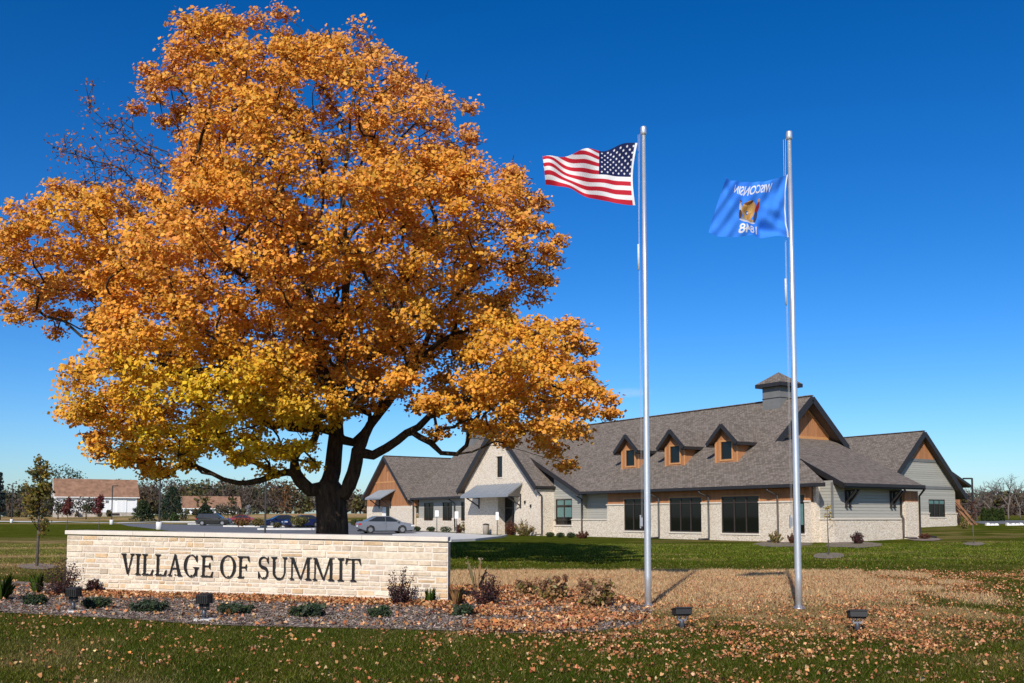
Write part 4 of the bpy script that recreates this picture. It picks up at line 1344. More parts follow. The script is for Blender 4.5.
# blue flag: words, numerals and a coat of arms, read from its back so they run mirrored
def text_mask(txt, a, b, ca, cb, wid, hei):
    cu = bpy.data.curves.new("lettering", 'FONT'); cu.body = txt; cu.size = 1.0; cu.offset = .018
    ob = bpy.data.objects.new("lettering", cu); COL.objects.link(ob)
    dg = bpy.context.evaluated_depsgraph_get(); dg.update()
    me = bpy.data.meshes.new_from_object(ob.evaluated_get(dg))
    vs = np.array([v.co[:2] for v in me.vertices]); me.calc_loop_triangles()
    tri = np.array([t.vertices[:] for t in me.loop_triangles])
    bpy.data.objects.remove(ob); bpy.data.curves.remove(cu); bpy.data.meshes.remove(me)
    lo, hi = vs.min(0), vs.max(0)
    u = 1 - ((a - ca) / wid + .5); u = (a - ca) / wid + .5
    v = .5 - (b - cb) / hei
    # seen from the back the hoist is on the right, a grows to the left: no extra flip needed
    x = lo[0] + u * (hi[0] - lo[0]); y = lo[1] + v * (hi[1] - lo[1])
    m = np.zeros(len(a), bool)
    near = np.where((u > -.02) & (u < 1.02) & (v > -.05) & (v < 1.05))[0]
    for t in tri:
        p0, p1, p2 = vs[t]
        lo_, hi_ = np.minimum(np.minimum(p0, p1), p2), np.maximum(np.maximum(p0, p1), p2)
        k = near[(x[near] >= lo_[0]) & (x[near] <= hi_[0]) & (y[near] >= lo_[1]) & (y[near] <= hi_[1])]
        if not len(k): continue
        s0 = (p1[0] - p0[0]) * (y[k] - p0[1]) - (p1[1] - p0[1]) * (x[k] - p0[0])
        s1 = (p2[0] - p1[0]) * (y[k] - p1[1]) - (p2[1] - p1[1]) * (x[k] - p1[0])
        s2 = (p0[0] - p2[0]) * (y[k] - p2[1]) - (p0[1] - p2[1]) * (x[k] - p2[0])
        m[k] |= ((s0 >= 0) & (s1 >= 0) & (s2 >= 0)) | ((s0 <= 0) & (s1 <= 0) & (s2 <= 0))
    return m
BLU = np.array([.045, .24, .84])
def paint_wi(a, b):
    c = np.broadcast_to(BLU, (len(a), 3)).copy()
    c[text_mask("WISCONSIN", a, b, .53, .14, .54, .15)] = WHT
    c[text_mask("1848", a, b, .52, .86, .27, .17)] = WHT
    x = (a - .55) * 1.55; y = (b - .49) * 1.02
    def ell(cx, cy, rx, ry): return ((x - cx) / rx) ** 2 + ((y - cy) / ry) ** 2 < 1
    gold = np.array([.58, .36, .12]); skin = np.array([.5, .27, .16]); brown = np.array([.12, .055, .02])
    c[ell(0, .0, .155, .19)] = gold * [1.0, .9, .8]
    sh = (np.abs(x) < .115 * np.sqrt(np.clip(1 - ((y + .10) / .27) ** 2, 0, 1))) & (y > -.10)
    c[sh] = gold
    c[sh & ((x > 0) ^ (y > .015))] = gold * [.72, .62, .5]
    c[ell(0, .015, .036, .042)] = BLU * .5
    c[ell(-.01, .012, .018, .022)] = WHT * .8
    c[ell(0.02, -.15, .085, .028)] = brown * 1.5; c[ell(-.05, -.165, .03, .022)] = brown
    # the two supporters
    c[ell(.19, -.03, .035, .10)] = WHT * .85; c[ell(.19, .12, .033, .10)] = brown; c[ell(.185, -.155, .024, .03)] = skin; c[ell(.185, -.18, .03, .012)] = brown
    c[ell(-.19, -.03, .036, .10)] = np.array([.30, .03, .03]); c[ell(-.19, .12, .033, .10)] = np.array([.03, .05, .12]); c[ell(-.185, -.155, .024, .03)] = skin
    c[ell(0, .225, .20, .025)] = WHT * .8
    c[ell(-.10, .18, .07, .03)] = gold * .8; c[ell(.10, .18, .06, .028)] = np.array([.35, .35, .36])
    return np.where((a < .02)[:, None], np.array([.72, .73, .75]), c)
def wi_depth(a, b):
    f = a - .62 + .55 * (b - .35)
    fold = .15 * np.exp(-(f / .14) ** 2) - .12 * np.exp(-((f - .26) / .12) ** 2)
    return -.05 - .28 * a + fold * np.clip(a * 3, 0, 1) + .028 * np.sin(a * 21 + b * 8) * a + .016 * np.sin(a * 37 - b * 12) * a + .045 * np.sin(b * 11 - a * 9 + .6) * np.exp(-a * 2.2) * np.clip(a * 8, 0, 1) + .025 * np.sin(b * 26 + a * 17) * np.clip(b * 1.4 - .3, 0, 1) * np.exp(-((a - .2) / .25) ** 2)
wi_top = rel(POLE_R, [(787.9, 174.4), (778, 178.0), (768, 180.8), (752, 182.6), (738, 180.5), (725.5, 177.2)], wi_depth, 0.0)
wi_bot = rel(POLE_R, [(788.8, 237.2), (776, 236.2), (758, 236.4), (742, 236.6), (724, 236.8), (708.6, 232.5)], wi_depth, 1.0)
wi = flag_mesh("flag", POLE_R, wi_top, wi_bot, wi_depth, paint_wi, 320, 220, -.05, "plain blue flag with a gold coat of arms and mirrored white lettering")

# ------------------------------------------------------------------ lamps set in the ground
def bed_light(px, py, label, turn):
    p = at_z(px, py); o = empty("flood_light", (p[0], p[1], 0), turn, label, "flood light", "floodlights aimed at the sign and flags")
    m = MB(); m.lathe([(.15, -.05), (.15, .02), (.13, .035)], 14); m.build("concrete_pad", M['concrete'], o)
    m = MB(); m.tube([(0, 0, .03), (0, 0, .17)], .03, 10); m.lathe([(.05, .035), (.05, .05)], 12); m.build("stake", M['darksteel'], o)
    m = MB(); m.beam((-.05, 0, .17), (-.05, .0, .25), .018, .045); m.beam((.05, 0, .17), (.05, 0, .25), .018, .045); m.box((-.06, -.03, .15), (.06, .03, .175)); m.tube([(-.07, 0, .21), (.07, 0, .21)], .02, 8); m.build("knuckle", M['black'], o)
    T = Matrix.Translation((0, 0, .30)) @ Matrix.Rotation(R(3), 4, 'X') @ Matrix.Scale(.76, 4)
    m = MB(); m.box((-.115, -.10, -.075), (.115, .06, .085), 0, T); m.box((-.125, .06, -.085), (.125, .085, .10), 0, T)
    for k in range(5): m.box((-.10 + k * .045, -.12, -.06), (-.09 + k * .045, -.1005, .07), 0, T)
    m.build("housing", M['black'], o, bevel=.006)
    m = MB(); m.box((-.105, .086, -.065), (.105, .092, .08), 0, T); m.build("lens", M['lens'], o)
bed_light(73, 612.5, "black floodlight on a round pad in the mulch near the sign's left end", R(-10))
bed_light(204, 621, "black floodlight on a round pad in the mulch below the sign's lettering", R(-14))
def pole_light(px, py, label, turn):
    p = at_z(px, py); o = empty("flood_light", (p[0], p[1], 0), turn, label, "flood light", "floodlights aimed at the sign and flags")
    m = MB(); m.lathe([(.034, -.05), (.034, .10), (.03, .11)], 12); m.build("stake", M['darksteel'], o)
    m = MB(); m.box((-.05, -.025, .10), (.05, .025, .12)); m.box((-.06, -.02, .115), (-.045, .02, .20)); m.box((.045, -.02, .115), (.06, .02, .20)); m.tube([(-.03, 0, .12), (-.01, -.03, .16), (.01, 0, .19)], .01, 6); m.build("knuckle", M['steel'], o)
    T = Matrix.Translation((0, 0, .215)) @ Matrix.Rotation(R(80), 4, 'X') @ Matrix.Scale(.84, 4)
    m = MB(); m.box((-.125, -.05, -.10), (.125, .035, .12), 0, T); m.box((-.135, .035, -.115), (.135, .055, .135), 0, T)
    for k in range(6): m.box((-.11 + k * .042, -.065, -.08), (-.10 + k * .042, -.0505, .10), 0, T)
    m.build("housing", M['black'], o, bevel=.006)
    m = MB(); m.box((-.115, .056, -.095), (.115, .062, .115), 0, T); m.build("lens", M['lens'], o)
pole_light(682, 628.5, "black floodlight tilted skyward in the leaves before the striped flag's pole", R(8))
pole_light(857.5, 631.5, "black floodlight tilted skyward in the grass before the blue flag's pole", R(-6))

# ------------------------------------------------------------------ the big maple
TY = 30.0
TS = TY / 26.0
OUT = [(2, 250), (30, 215), (48, 208), (75, 190), (110, 180), (150, 186), (182, 190), (172, 165), (186, 132), (150, 128), (123, 123), (114, 103), (140, 88), (167, 75),
       (151, 44), (190, 36), (228, 24), (262, 20), (285, 11), (302, 22), (318, 46), (340, 42), (361, 33), (399, 31), (396, 58), (423, 79), (445, 97), (480, 105), (491, 136), (478, 154),
       (505, 160), (528, 171), (550, 206), (568, 242), (560, 284), (544, 299), (517, 310), (560, 314), (597, 318), (605, 341), (584, 356), (595, 378), (618, 405), (616, 425), (584, 432),
       (592, 478), (563, 480), (542, 470), (521, 454), (490, 456), (468, 442), (448, 450), (430, 440), (416, 428), (384, 420), (362, 440), (338, 459), (336, 489), (307, 470), (282, 486), (250, 468),
       (232, 474), (198, 482), (171, 488), (145, 480), (124, 474), (100, 474), (104, 455), (84, 445), (86, 412), (80, 380), (100, 360), (98, 334), (44, 340), (8, 327), (-2, 300)]
HOLES = [(345, 185, 30, 38, .95), (292, 176, 18, 12, .9), (281, 215, 9, 14, .8), (232, 165, 9, 9, .8), (392, 366, 11, 12, 1), (425, 369, 11, 8, 1), (228, 408, 14, 13, .9), (184, 160, 14, 30, .9),
         (345, 452, 16, 26, 1), (405, 425, 26, 12, 1), (210, 500, 60, 12, 1), (252, 236, 8, 8, .7), (470, 190, 10, 10, .6), (120, 345, 22, 8, .6), (540, 306, 24, 7, 1), (455, 300, 9, 7, .7), (300, 330, 8, 7, .5), (170, 250, 8, 7, .5), (420, 140, 10, 14, .7), (375, 235, 9, 9, .8), (325, 130, 9, 9, .7), (215, 120, 8, 9, .6), (105, 275, 9, 7, .6), (445, 235, 9, 8, .7), (500, 270, 9, 8, .6), (150, 320, 10, 7, .7), (255, 300, 8, 7, .5), (395, 300, 8, 8, .6), (330, 60, 9, 12, .7), (290, 80, 7, 9, .6)]
def tp(px, py, dy=0.0):
    p = at_y(px, py, TY); return np.array([p[0], p[1] + dy, p[2]])
def edge_dist(px, py):
    P = np.array(OUT, float); Q = np.roll(P, -1, 0)
    d = np.full(len(px), 1e9)
    for (x0, y0), (x1, y1) in zip(P, Q):
        l2 = (x1 - x0) ** 2 + (y1 - y0) ** 2
        t = np.clip(((px - x0) * (x1 - x0) + (py - y0) * (y1 - y0)) / l2, 0, 1)
        d = np.minimum(d, np.hypot(px - x0 - t * (x1 - x0), py - y0 - t * (y1 - y0)))
    return d

class Skeleton:
    def __init__(s):
        s.p = []; s.par = []; s.rmin = []; s.tip = []
    def add(s, p, par, r=0.0):
        s.p.append(np.asarray(p, float)); s.par.append(par); s.rmin.append(r); s.tip.append(0); return len(s.p) - 1
    def limb(s, start, pts, r0, r1, rng, step=.45, jit=.05):
        """polyline from an existing node through pts"""
        P = [s.p[start]] + [np.asarray(q, float) for q in pts]
        pp = s.par[start]
        lead = P[0]
        if pp >= 0:
            t0 = P[0] - s.p[pp]; lead = P[0] - t0 / (np.linalg.norm(t0) + 1e-9) * np.linalg.norm(P[1] - P[0]) * .7
        # Catmull-Rom through the points
        res = []
        for i in range(len(P) - 1):
            a = P[i - 1] if i else lead; b = P[i]; c = P[i + 1]; d = P[min(len(P) - 1, i + 2)]
            n = max(2, int(np.linalg.norm(c - b) / step))
            for k in range(1, n + 1):
                t = k / n
                res.append(.5 * ((2 * b) + (c - a) * t + (2 * a - 5 * b + 4 * c - d) * t * t + (3 * b - a - 3 * c + d) * t ** 3))
        par = start
        for k, q in enumerate(res):
            f = (k + 1) / len(res)
            par = s.add(q + rng.normal(size=3) * jit * (0.3 + f), par, r0 + (r1 - r0) * f)
        return par
    def radii(s, r_tip, ex):
        n = len(s.p); w = np.zeros(n)
        for i in range(n - 1, -1, -1):
            w[i] += s.tip[i]
            if s.par[i] >= 0: w[s.par[i]] += w[i]
        r = r_tip * np.maximum(w, 1) ** ex
        r = np.maximum(r, np.array(s.rmin))
        for i in range(n):
            if s.par[i] >= 0: r[i] = min(r[i], r[s.par[i]])
        return r
    def mesh(s, mb, r, mi=0, sides=lambda q: 10 if q > .1 else (7 if q > .03 else 4)):
        n = len(s.p); ch = [[] for _ in range(n)]
        for i in range(n):
            if s.par[i] >= 0: ch[s.par[i]].append(i)
        starts = [(i, -1) for i in range(n) if s.par[i] < 0]
        while starts:
            i, par = starts.pop()
            pts = [s.p[par]] if par >= 0 else []; rr = [min(r[i] * 1.25, r[par])] if par >= 0 else []
            while True:
                pts.append(s.p[i]); rr.append(r[i])
                if not ch[i]: break
                c = sorted(ch[i], key=lambda k: -r[k])
                for k in c[1:]: starts.append((k, i))
                i = c[0]
            if len(pts) > 1: mb.tube(pts, rr, sides(max(rr)), mi)

def build_maple():
    rng = np.random.default_rng(11)
    root = empty("maple_tree", tuple(tp(332, 572)), 0, "huge spreading maple in orange and gold autumn leaf behind the stone sign", "tree")
    off = np.array(root.location)
    sk = Skeleton()
    b0 = np.array([tp(332, 572)[0], TY, 0.0])
    base = sk.add(b0 + [0, 0, -.2], -1, .64)
    n1 = sk.limb(base, [b0 + [0, 0, .25], b0 + [.0, 0, .9], tp(331, 505), tp(330, 488)], .56, .45, rng, .3, .01)
    crotch = n1
    mid = sk.limb(n1, [tp(331, 470, .2), tp(334, 432, .3)], .30, .24, rng, .4, .02)
    rgt = sk.limb(n1, [tp(345, 493, -.1), tp(355, 474, -.3), tp(359, 452, -.4)], .26, .20, rng, .4, .02)
    lft = sk.limb(n1, [tp(312, 490, -.3), tp(299, 474, -.6)], .24, .19, rng, .4, .02)
    def L(st, pts, r0, r1): return sk.limb(st, [tp(q[0], q[1], q[2] * .5) for q in pts], r0, min(r1, .012), rng, .45, .06)
    L(rgt, [(375, 457, -.8), (400, 441, -1.4), (420, 430, -2.0), (470, 405, -2.8), (530, 395, -3.2), (580, 400, -3.0)], .17, .035)
    r2 = L(rgt, [(366, 436, -.6), (380, 416, -.9), (400, 390, -1.4), (440, 350, -2.0), (500, 330, -2.4), (545, 345, -2.4)], .17, .03)
    r3 = L(mid, [(352, 452 - 10, .6), (385, 400, 1.2), (420, 340, 1.8), (470, 270, 2.2), (520, 220, 2.2)], .16, .03)
    m1 = L(mid, [(338, 390, .3), (342, 330, .2), (345, 260, 0), (343, 190, -.2), (349, 150, -.3), (352, 110, -.3), (368, 60, -.2)], .20, .025)
    m2 = L(mid, [(330, 400, 1.0), (310, 330, 1.8), (290, 240, 2.0), (270, 150, 1.6), (255, 90, 1.2), (280, 30, .8)], .17, .022)
    m3 = L(mid, [(325, 380, -.8), (300, 310, -1.6), (270, 240, -2.0), (235, 190, -2.0), (200, 120, -1.4), (170, 80, -.8)], .16, .022)
    L(m1, [(355, 100, -.4), (400, 80, -.6), (420, 85, -.6)], .06, .02)
    k = len(sk.p) - 1
    # branches seen in the gap on the upper right
    i0 = min(range(len(sk.p)), key=lambda i: np.linalg.norm(sk.p[i] - tp(343, 195, -.2)))
    L(i0, [(365, 178, -.5), (390, 158, -.9), (415, 132, -1.1), (445, 120, -1.1)], .07, .018)
    i0 = min(range(len(sk.p)), key=lambda i: np.linalg.norm(sk.p[i] - tp(345, 240, 0)))
    L(i0, [(372, 205, .8), (410, 175, 1.4), (450, 150, 1.8), (480, 130, 1.8)], .08, .018)
    l0 = L(lft, [(280, 476, -1.0), (255, 485, -1.4), (232, 480, -1.8), (200, 465, -2.2), (160, 462, -2.6), (110, 465, -2.4)], .12, .025)
    l1 = L(mid, [(318, 428, -.4), (290, 426, -1.0), (268, 424, -1.4), (250, 400, -1.8), (222, 390, -2.2), (180, 375, -2.8), (120, 350, -3.0), (60, 320, -2.8)], .16, .025)
    L(mid, [(312, 426, .8), (285, 424, 1.4), (250, 390, 2.2), (200, 340, 2.8), (140, 290, 3.0), (70, 260, 2.6), (20, 265, 2.2)], .15, .022)
    L(m3, [(190, 170, -1.2), (172, 158, -1.0), (150, 145, -.8), (125, 125, -.6)], .05, .015)
    # sparse bare boughs on the upper left
    ib = min(range(len(sk.p)), key=lambda i: np.linalg.norm(sk.p[i] - tp(235, 190, -2.0)))
    bare = []
    bare.append(L(ib, [(205, 205, -1.0), (165, 208, -.4), (125, 170, 0), (95, 158, .2), (62, 146, .3)], .06, .010))
    bare.append(L(ib, [(180, 180, -.4), (160, 165, 0), (140, 148, .2), (118, 130, .3), (96, 112, .3)], .05, .010))
    bare.append(L(ib, [(190, 215, -.2), (150, 205, .4), (110, 185, .6), (80, 180, .7), (62, 195, .8)], .05, .010))
    # an almost leafless hanging bough under the right side
    iu = min(range(len(sk.p)), key=lambda i: np.linalg.norm(sk.p[i] - tp(405, 440, -1.6)))
    L(iu, [(424, 440, -2.2), (445, 456, -2.4), (472, 455, -2.6), (500, 440, -2.8)], .045, .02)
    iu = min(range(len(sk.p)), key=lambda i: np.linalg.norm(sk.p[i] - tp(232, 480, -1.8)))
    L(iu, [(215, 474, -2.2), (200, 470, -2.5), (185, 478, -2.7), (168, 487, -2.8)], .05, .02)
    # clumps of leaves through the crown's volume
    C = []; E = []
    want = 1000; tries = 0
    while len(C) < want and tries < 90:
        tries += 1
        px = rng.uniform(-5, 620, 400); py = rng.uniform(8, 492, 400)
        ok = in_poly(px, py, OUT)
        d = edge_dist(px, py)
        ok &= d > 8
        for hx, hy, rx, ry, st in HOLES:
            ok &= ~((((px - hx) / rx) ** 2 + ((py - hy) / ry) ** 2 < 1.25) & (rng.random(400) < st))
        half = 7.6 * TS * np.clip((d - 3) / 150, 0, 1) ** .75
        u = np.sign(rng.uniform(-1, 1, 400)) * rng.random(400) ** .55
        dy = u * half - 1.7 * sst(60, 240, px) * sst(330, 430, py) * np.clip(half, 0, 1.8)
        for i in np.where(ok)[0]:
            q = tp(px[i], py[i], dy[i])
            # keep gaps between clumps
            if C:
                dd = np.linalg.norm((np.array(C) - q) * [1, 1, 1.35], axis=1).min()
                if dd < .64 * TS: continue
            C.append(q); E.append(d[i])
            if len(C) >= want: break
    C = np.array(C); E = np.array(E)
    cr = sk.p[crotch]
    order = np.argsort(np.linalg.norm(C - cr, axis=1))
    P = np.array(sk.p)
    for i in order:
        c = C[i]
        P = np.array(sk.p)
        dn = np.linalg.norm(P - c, axis=1) + .35 * np.linalg.norm(P - cr, axis=1) + np.where(P[:, 2] > c[2] + .4, 1.5, 0) + np.where(P[:, 2] < 2.6, 6, 0)
        j = int(np.argmin(dn)); a = sk.p[j]
        pa = sk.par[j]; t0 = a - sk.p[pa] if pa >= 0 else np.array([0, 0, 1.])
        t0 = t0 / (np.linalg.norm(t0) + 1e-9)
        l = np.linalg.norm(c - a); n = max(2, int(l / .5))
        ctrl = a + t0 * l * .35 + np.array([0, 0, .12 * l])
        par = j
        for k in range(1, n + 1):
            t = k / n
            q = (1 - t) ** 2 * a + 2 * t * (1 - t) * ctrl + t * t * c + rng.normal(size=3) * .04
            par = sk.add(q, par, .0)
        sk.tip[par] = 1
        # a few fine twigs inside the clump
        for _ in range(3):
            v = rng.normal(size=3) * [.45, .45, .28] + [0, 0, .1]
            e = sk.add(c + v * .35 + rng.normal(size=3) * .03, par); e2 = sk.add(c + v * .65, e)
    tips_bare = []
    for b in bare + [k]:
        # walk back along the bare boughs and set twigs
        i = b; n = 0
        while i >= 0 and n < 20:
            for _ in range(4):
                v = rng.normal(size=3) * .45 + [-.25, 0, .15]
                l = rng.uniform(.4, 1.0)
                e = sk.add(sk.p[i] + v * l * .5, i); e2 = sk.add(sk.p[i] + v * l + rng.normal(size=3) * .1, e); tips_bare.append(sk.p[e2]); tips_bare.append(sk.p[e])
                e3 = sk.add(sk.p[e] + rng.normal(size=3) * .3 + [0, 0, .15], e); tips_bare.append(sk.p[e3])
            i = sk.par[i]; n += 1
    r = sk.radii(.0105, .49)
    for i in range(len(sk.p)): sk.p[i] = sk.p[i] - off
    mb = MB(); sk.mesh(mb, r)
    # root flare
    bb = b0 - off
    for k_ in range(6):
        a = k_ * 1.05 + .3
        mb.tube([bb + [math.cos(a) * .30, math.sin(a) * .30, .65], bb + [math.cos(a) * .48, math.sin(a) * .48, .18], bb + [math.cos(a) * .85, math.sin(a) * .85, -.08]], [.14, .15, .06], 7)
    mb.build("trunk", M['bark'], root, uv=False)
    # leaves
    cols = {'o': (.74, .325, .048), 'd': (.58, .20, .03), 'p': (.74, .355, .135), 'y': (.76, .53, .022), 'g': (.58, .50, .03), 'a': (.74, .40, .034)}
    cv = np.zeros((len(C), 3)); per = np.zeros(len(C), int)
    for i, c in enumerate(C):
        px, py = px_of(c[0], TY, c[2])
        wy = math.exp(-((px - 262) / 76) ** 2 - ((py - 438) / 48) ** 2) + .9 * math.exp(-((px - 315) / 40) ** 2 - ((py - 465) / 30) ** 2) + .35 * math.exp(-((px - 150) / 60) ** 2 - ((py - 470) / 20) ** 2) * .4
        wg = .75 * math.exp(-((px - 270) / 75) ** 2 - ((py - 445) / 32) ** 2)
        wa = .3 + .9 * math.exp(-((px - 490) / 85) ** 2 - ((py - 370) / 75) ** 2) + .5 * math.exp(-((px - 130) / 80) ** 2 - ((py - 240) / 40) ** 2) + .35 * rng.random()
        wp = .9 * np.clip(1 - E[i] / 60, 0, 1) * np.clip((430 - py) / 200, .2, 1) + .6 * math.exp(-((px - 420) / 60) ** 2 - ((py - 120) / 60) ** 2) + .5 * math.exp(-((px - 270) / 90) ** 2 - ((py - 300) / 50) ** 2) * rng.random()
        wo = .75 + .3 * rng.random(); wd = .35 * rng.random()
        ws = np.array([wo, wd, wp, wy * 3.2, wg * 3.0, wa]); ws = (ws * rng.uniform(.7, 1.3, 6)) ** 1.5; ws /= ws.sum()
        cv[i] = ws @ np.array([cols[q] for q in 'odpyga'])
        per[i] = int(rng.uniform(240, 340) * (.75 if c[1] > TY + 2.5 else 1.0) * (.7 + .3 * min(1, E[i] / 40)) * (1 - .42 * math.exp(-((px - 410) / 75) ** 2 - ((py - 125) / 75) ** 2)) * rng.uniform(.7, 1.15))
    rep = np.repeat(np.arange(len(C)), per); n = len(rep)
    rad = TS * rng.uniform(.60, .95, len(C)) * np.clip(.42 + E / 75, .5, 1.0)
    g = rng.normal(size=(n, 3)); g /= np.linalg.norm(g, axis=1, keepdims=True)
    g *= (rng.random(n) ** .45)[:, None]
    # each clump is a few sprays: flattened, drooping at the rim
    pos = C[rep] + g * rad[rep][:, None] * [1, 1, .62]
    pos[:, 2] -= .22 * rad[rep] * (g[:, 0] ** 2 + g[:, 1] ** 2)
    # sub-spray snapping gives light and dark tufts
    ns = 7
    sub = rng.normal(size=(len(C), ns, 3)); sub /= np.linalg.norm(sub, axis=2, keepdims=True); sub *= rng.uniform(.35, .95, (len(C), ns, 1))
    sid = rng.integers(0, ns, n)
    anchor = C[rep] + sub[rep, sid] * rad[rep][:, None] * [1, 1, .62]
    pos = pos * .42 + (anchor + rng.normal(size=(n, 3)) * [.19, .19, .10]) * .58
    nrm = rng.normal(size=(n, 3)) * .62 + np.array([-.2, -.62, .75]) + (pos - C[rep]) * .6
    col = jitter_cols(cv[rep], rng, n, .16, .07)
    tb = np.array(tips_bare); m_ = len(tb) * 4
    bp_ = tb[rng.integers(0, len(tb), m_)] + rng.normal(size=(m_, 3)) * .16
    pos = np.vstack([pos, bp_]); nrm = np.vstack([nrm, rng.normal(size=(m_, 3))]); col = np.vstack([col, jitter_cols((.42, .16, .055), rng, m_, .25, .08)])
    size = np.concatenate([TS * rng.uniform(.062, .128, n), rng.uniform(.06, .11, m_)])
    v = leaf_verts(pos - off, size, nrm, rng, LOBED7, .6)
    np_mesh("crown", v, len(LOBED7), M['leaf'], col, root)
build_maple()

# ------------------------------------------------------------------ small trees, shrubs and other plants
def cloud(name, parent, cent, rad, n, size, base, rng, tpl=OVAL, mat='leaf', up=.5, flat=1.0, sv=.25, hue=.08, shell=.5):
    """n leaves around each centre; positions local to the parent"""
    cent = np.atleast_2d(cent); k = len(cent)
    rep = np.repeat(np.arange(k), n); m = len(rep)
    rad = np.broadcast_to(np.asarray(rad, float), (k,))
    g = rng.normal(size=(m, 3)); g /= np.linalg.norm(g, axis=1, keepdims=True); g *= (rng.random(m) ** shell)[:, None]
    pos = cent[rep] + g * rad[rep][:, None] * [1, 1, flat]
    nrm = rng.normal(size=(m, 3)) + np.array([-.1, -.3, up])
    base = np.atleast_2d(np.asarray(base, float))
    bc = base[rng.integers(0, len(base), k)][rep] if len(base) > 1 else base
    col = jitter_cols(bc, rng, m, sv, hue)
    sz = size * rng.uniform(.7, 1.3, m)
    return np_mesh(name, leaf_verts(pos, sz, nrm, rng, tpl, .5), len(tpl), M[mat], col, parent)

def ground_at(px, py):
    p = on_terr(px, py); return p, p[1] / F
def shrub(px, py, w, h, kind, label, seed, group=None, cat="shrub", name="shrub"):
    """w, h in picture pixels at the plant's own distance"""
    rng = np.random.default_rng(seed)
    p, s = ground_at(px, py); W_, H_ = w * s, h * s
    o = empty(name, tuple(p), 0, label, cat, group)
    mb = MB()
    if kind in ('purple', 'rust', 'tan', 'green'):
        base = {'purple': [(.055, .022, .024), (.10, .035, .03), (.035, .018, .02)], 'rust': [(.16, .06, .028), (.10, .045, .03)], 'tan': [(.34, .23, .10), (.22, .17, .06), (.16, .15, .04)], 'green': [(.05, .085, .02), (.035, .06, .015)]}[kind]
        tips = []
        ns = 24
        for i in range(ns):
            a = rng.uniform(0, 2 * math.pi); rr = rng.random() ** .6 * W_ / 2
            t = np.array([math.cos(a) * rr, math.sin(a) * rr, H_ * rng.uniform(.45, 1.0) * (1 - .45 * (rr / (W_ / 2 + 1e-6)) ** 2)])
            m_ = t * [.6, .6, .5]
            mb.tube([(t[0] * .25, t[1] * .25, -.02), m_, t], [.008, .006, .002], 4)
            for f in np.linspace(.12, 1, 9):
                q = np.array([t[0] * .25, t[1] * .25, 0]); tips.append((1 - f) ** 2 * q + 2 * f * (1 - f) * m_ + f * f * t)
        mb.build("stems", M['twig'], o, uv=False)
        cloud("foliage", o, np.array(tips), .055 * H_ / .6 + .012, 9 if s < .03 else 7, max(.034, s * 1.5), base, rng, OVAL, up=.3)
    elif kind == 'juniper':
        base = [(.045, .072, .028), (.065, .09, .042), (.06, .08, .05)]
        tips = []
        for i in range(34):
            a = rng.uniform(0, 2 * math.pi); rr = rng.uniform(.3, 1) * W_ / 2
            t = np.array([math.cos(a) * rr, math.sin(a) * rr * .8, H_ * rng.uniform(.35, 1.0) * (1 - .5 * rr / W_)])
            mb.tube([(0, 0, 0), t * [.5, .5, .75], t], [.008, .006, .002], 4)
            for f in np.linspace(.3, 1, 7): tips.append(t * [f, f, 1 - (1 - f) ** 1.6])
        mb.build("stems", M['twig'], o, uv=False)
        cloud("foliage", o, np.array(tips), .045, 13, .055, base, rng, NEEDLE * [3.0, 1], up=.6)
    elif kind in ('tuft', 'drytuft', 'reed'):
        n = 170 if kind != 'reed' else 11
        base = {'tuft': (.065, .105, .018), 'drytuft': (.30, .17, .075), 'reed': (.36, .26, .15)}[kind]
        a = rng.uniform(0, 2 * math.pi, n); rr = rng.random(n) ** .7 * W_ / 2
        lean = np.stack([np.cos(a) * rr, np.sin(a) * rr, H_ * rng.uniform(.35, 1.15, n)], 1)
        root = lean * [.22, .22, 0]
        mid = lean * [.45, .45, .62]
        sd = np.cross(lean, [0, 0, 1.0]); sd /= np.linalg.norm(sd, axis=1, keepdims=True) + 1e-9
        wd = .0026
        v = np.stack([root - sd * wd, root + sd * wd, mid + sd * wd * .8, lean + sd * wd * .15, lean - sd * wd * .15, mid - sd * wd * .8], 1).reshape(-1, 3)
        np_mesh("blades", v, 6, M['blade'], jitter_cols(base, rng, n, .42, .12), o)
        if kind == 'reed': cloud("seed_heads", o, lean, .03, 9, .03, (.42, .32, .2), rng, OVAL)
    elif kind == 'hydrangea':
        tips = []
        for i in range(26):
            a = rng.uniform(0, 2 * math.pi); rr = rng.random() ** .6 * W_ / 2
            t = np.array([math.cos(a) * rr, math.sin(a) * rr, H_ * rng.uniform(.55, .98)])
            mb.tube([(t[0] * .2, t[1] * .2, -.02), t * [.6, .6, .5], t], [.007, .006, .004], 4); tips.append(t)
        mb.build("stems", M['twig'], o, uv=False)
        tips = np.array(tips)
        cloud("foliage", o, np.vstack([tips * [.8, .8, q] for q in (.35, .6, .8)]), .085, 9, .075, [(.42, .24, .11), (.36, .20, .085), (.42, .27, .13), (.46, .29, .14), (.17, .15, .03)], rng, OVAL, up=.3)
        cloud("flower_heads", o, tips[:15], .055, 60, .03, [(.30, .15, .075), (.16, .075, .04), (.40, .24, .12)], rng, OVAL, 'litter', flat=.8)
    elif kind == 'round':
        mb.tube([(0, 0, -.02), (0, 0, H_ * .4)], [.02, .01], 5); mb.build("stems", M['twig'], o, uv=False)
        cloud("foliage", o, np.array([[0, 0, H_ * .5]]), W_ * .5, 520, max(.07, s * 1.1), [(.035, .06, .018)], rng, OVAL, flat=H_ / W_, shell=.33)
    return o
S_ = shrub
GB = "low shrubs planted around the sign"
S_(2, 601, 30, 26, 'tuft', "grassy green clump at the photo's left edge beside the mulch", 1, GB, "plant", "ornamental_grass")
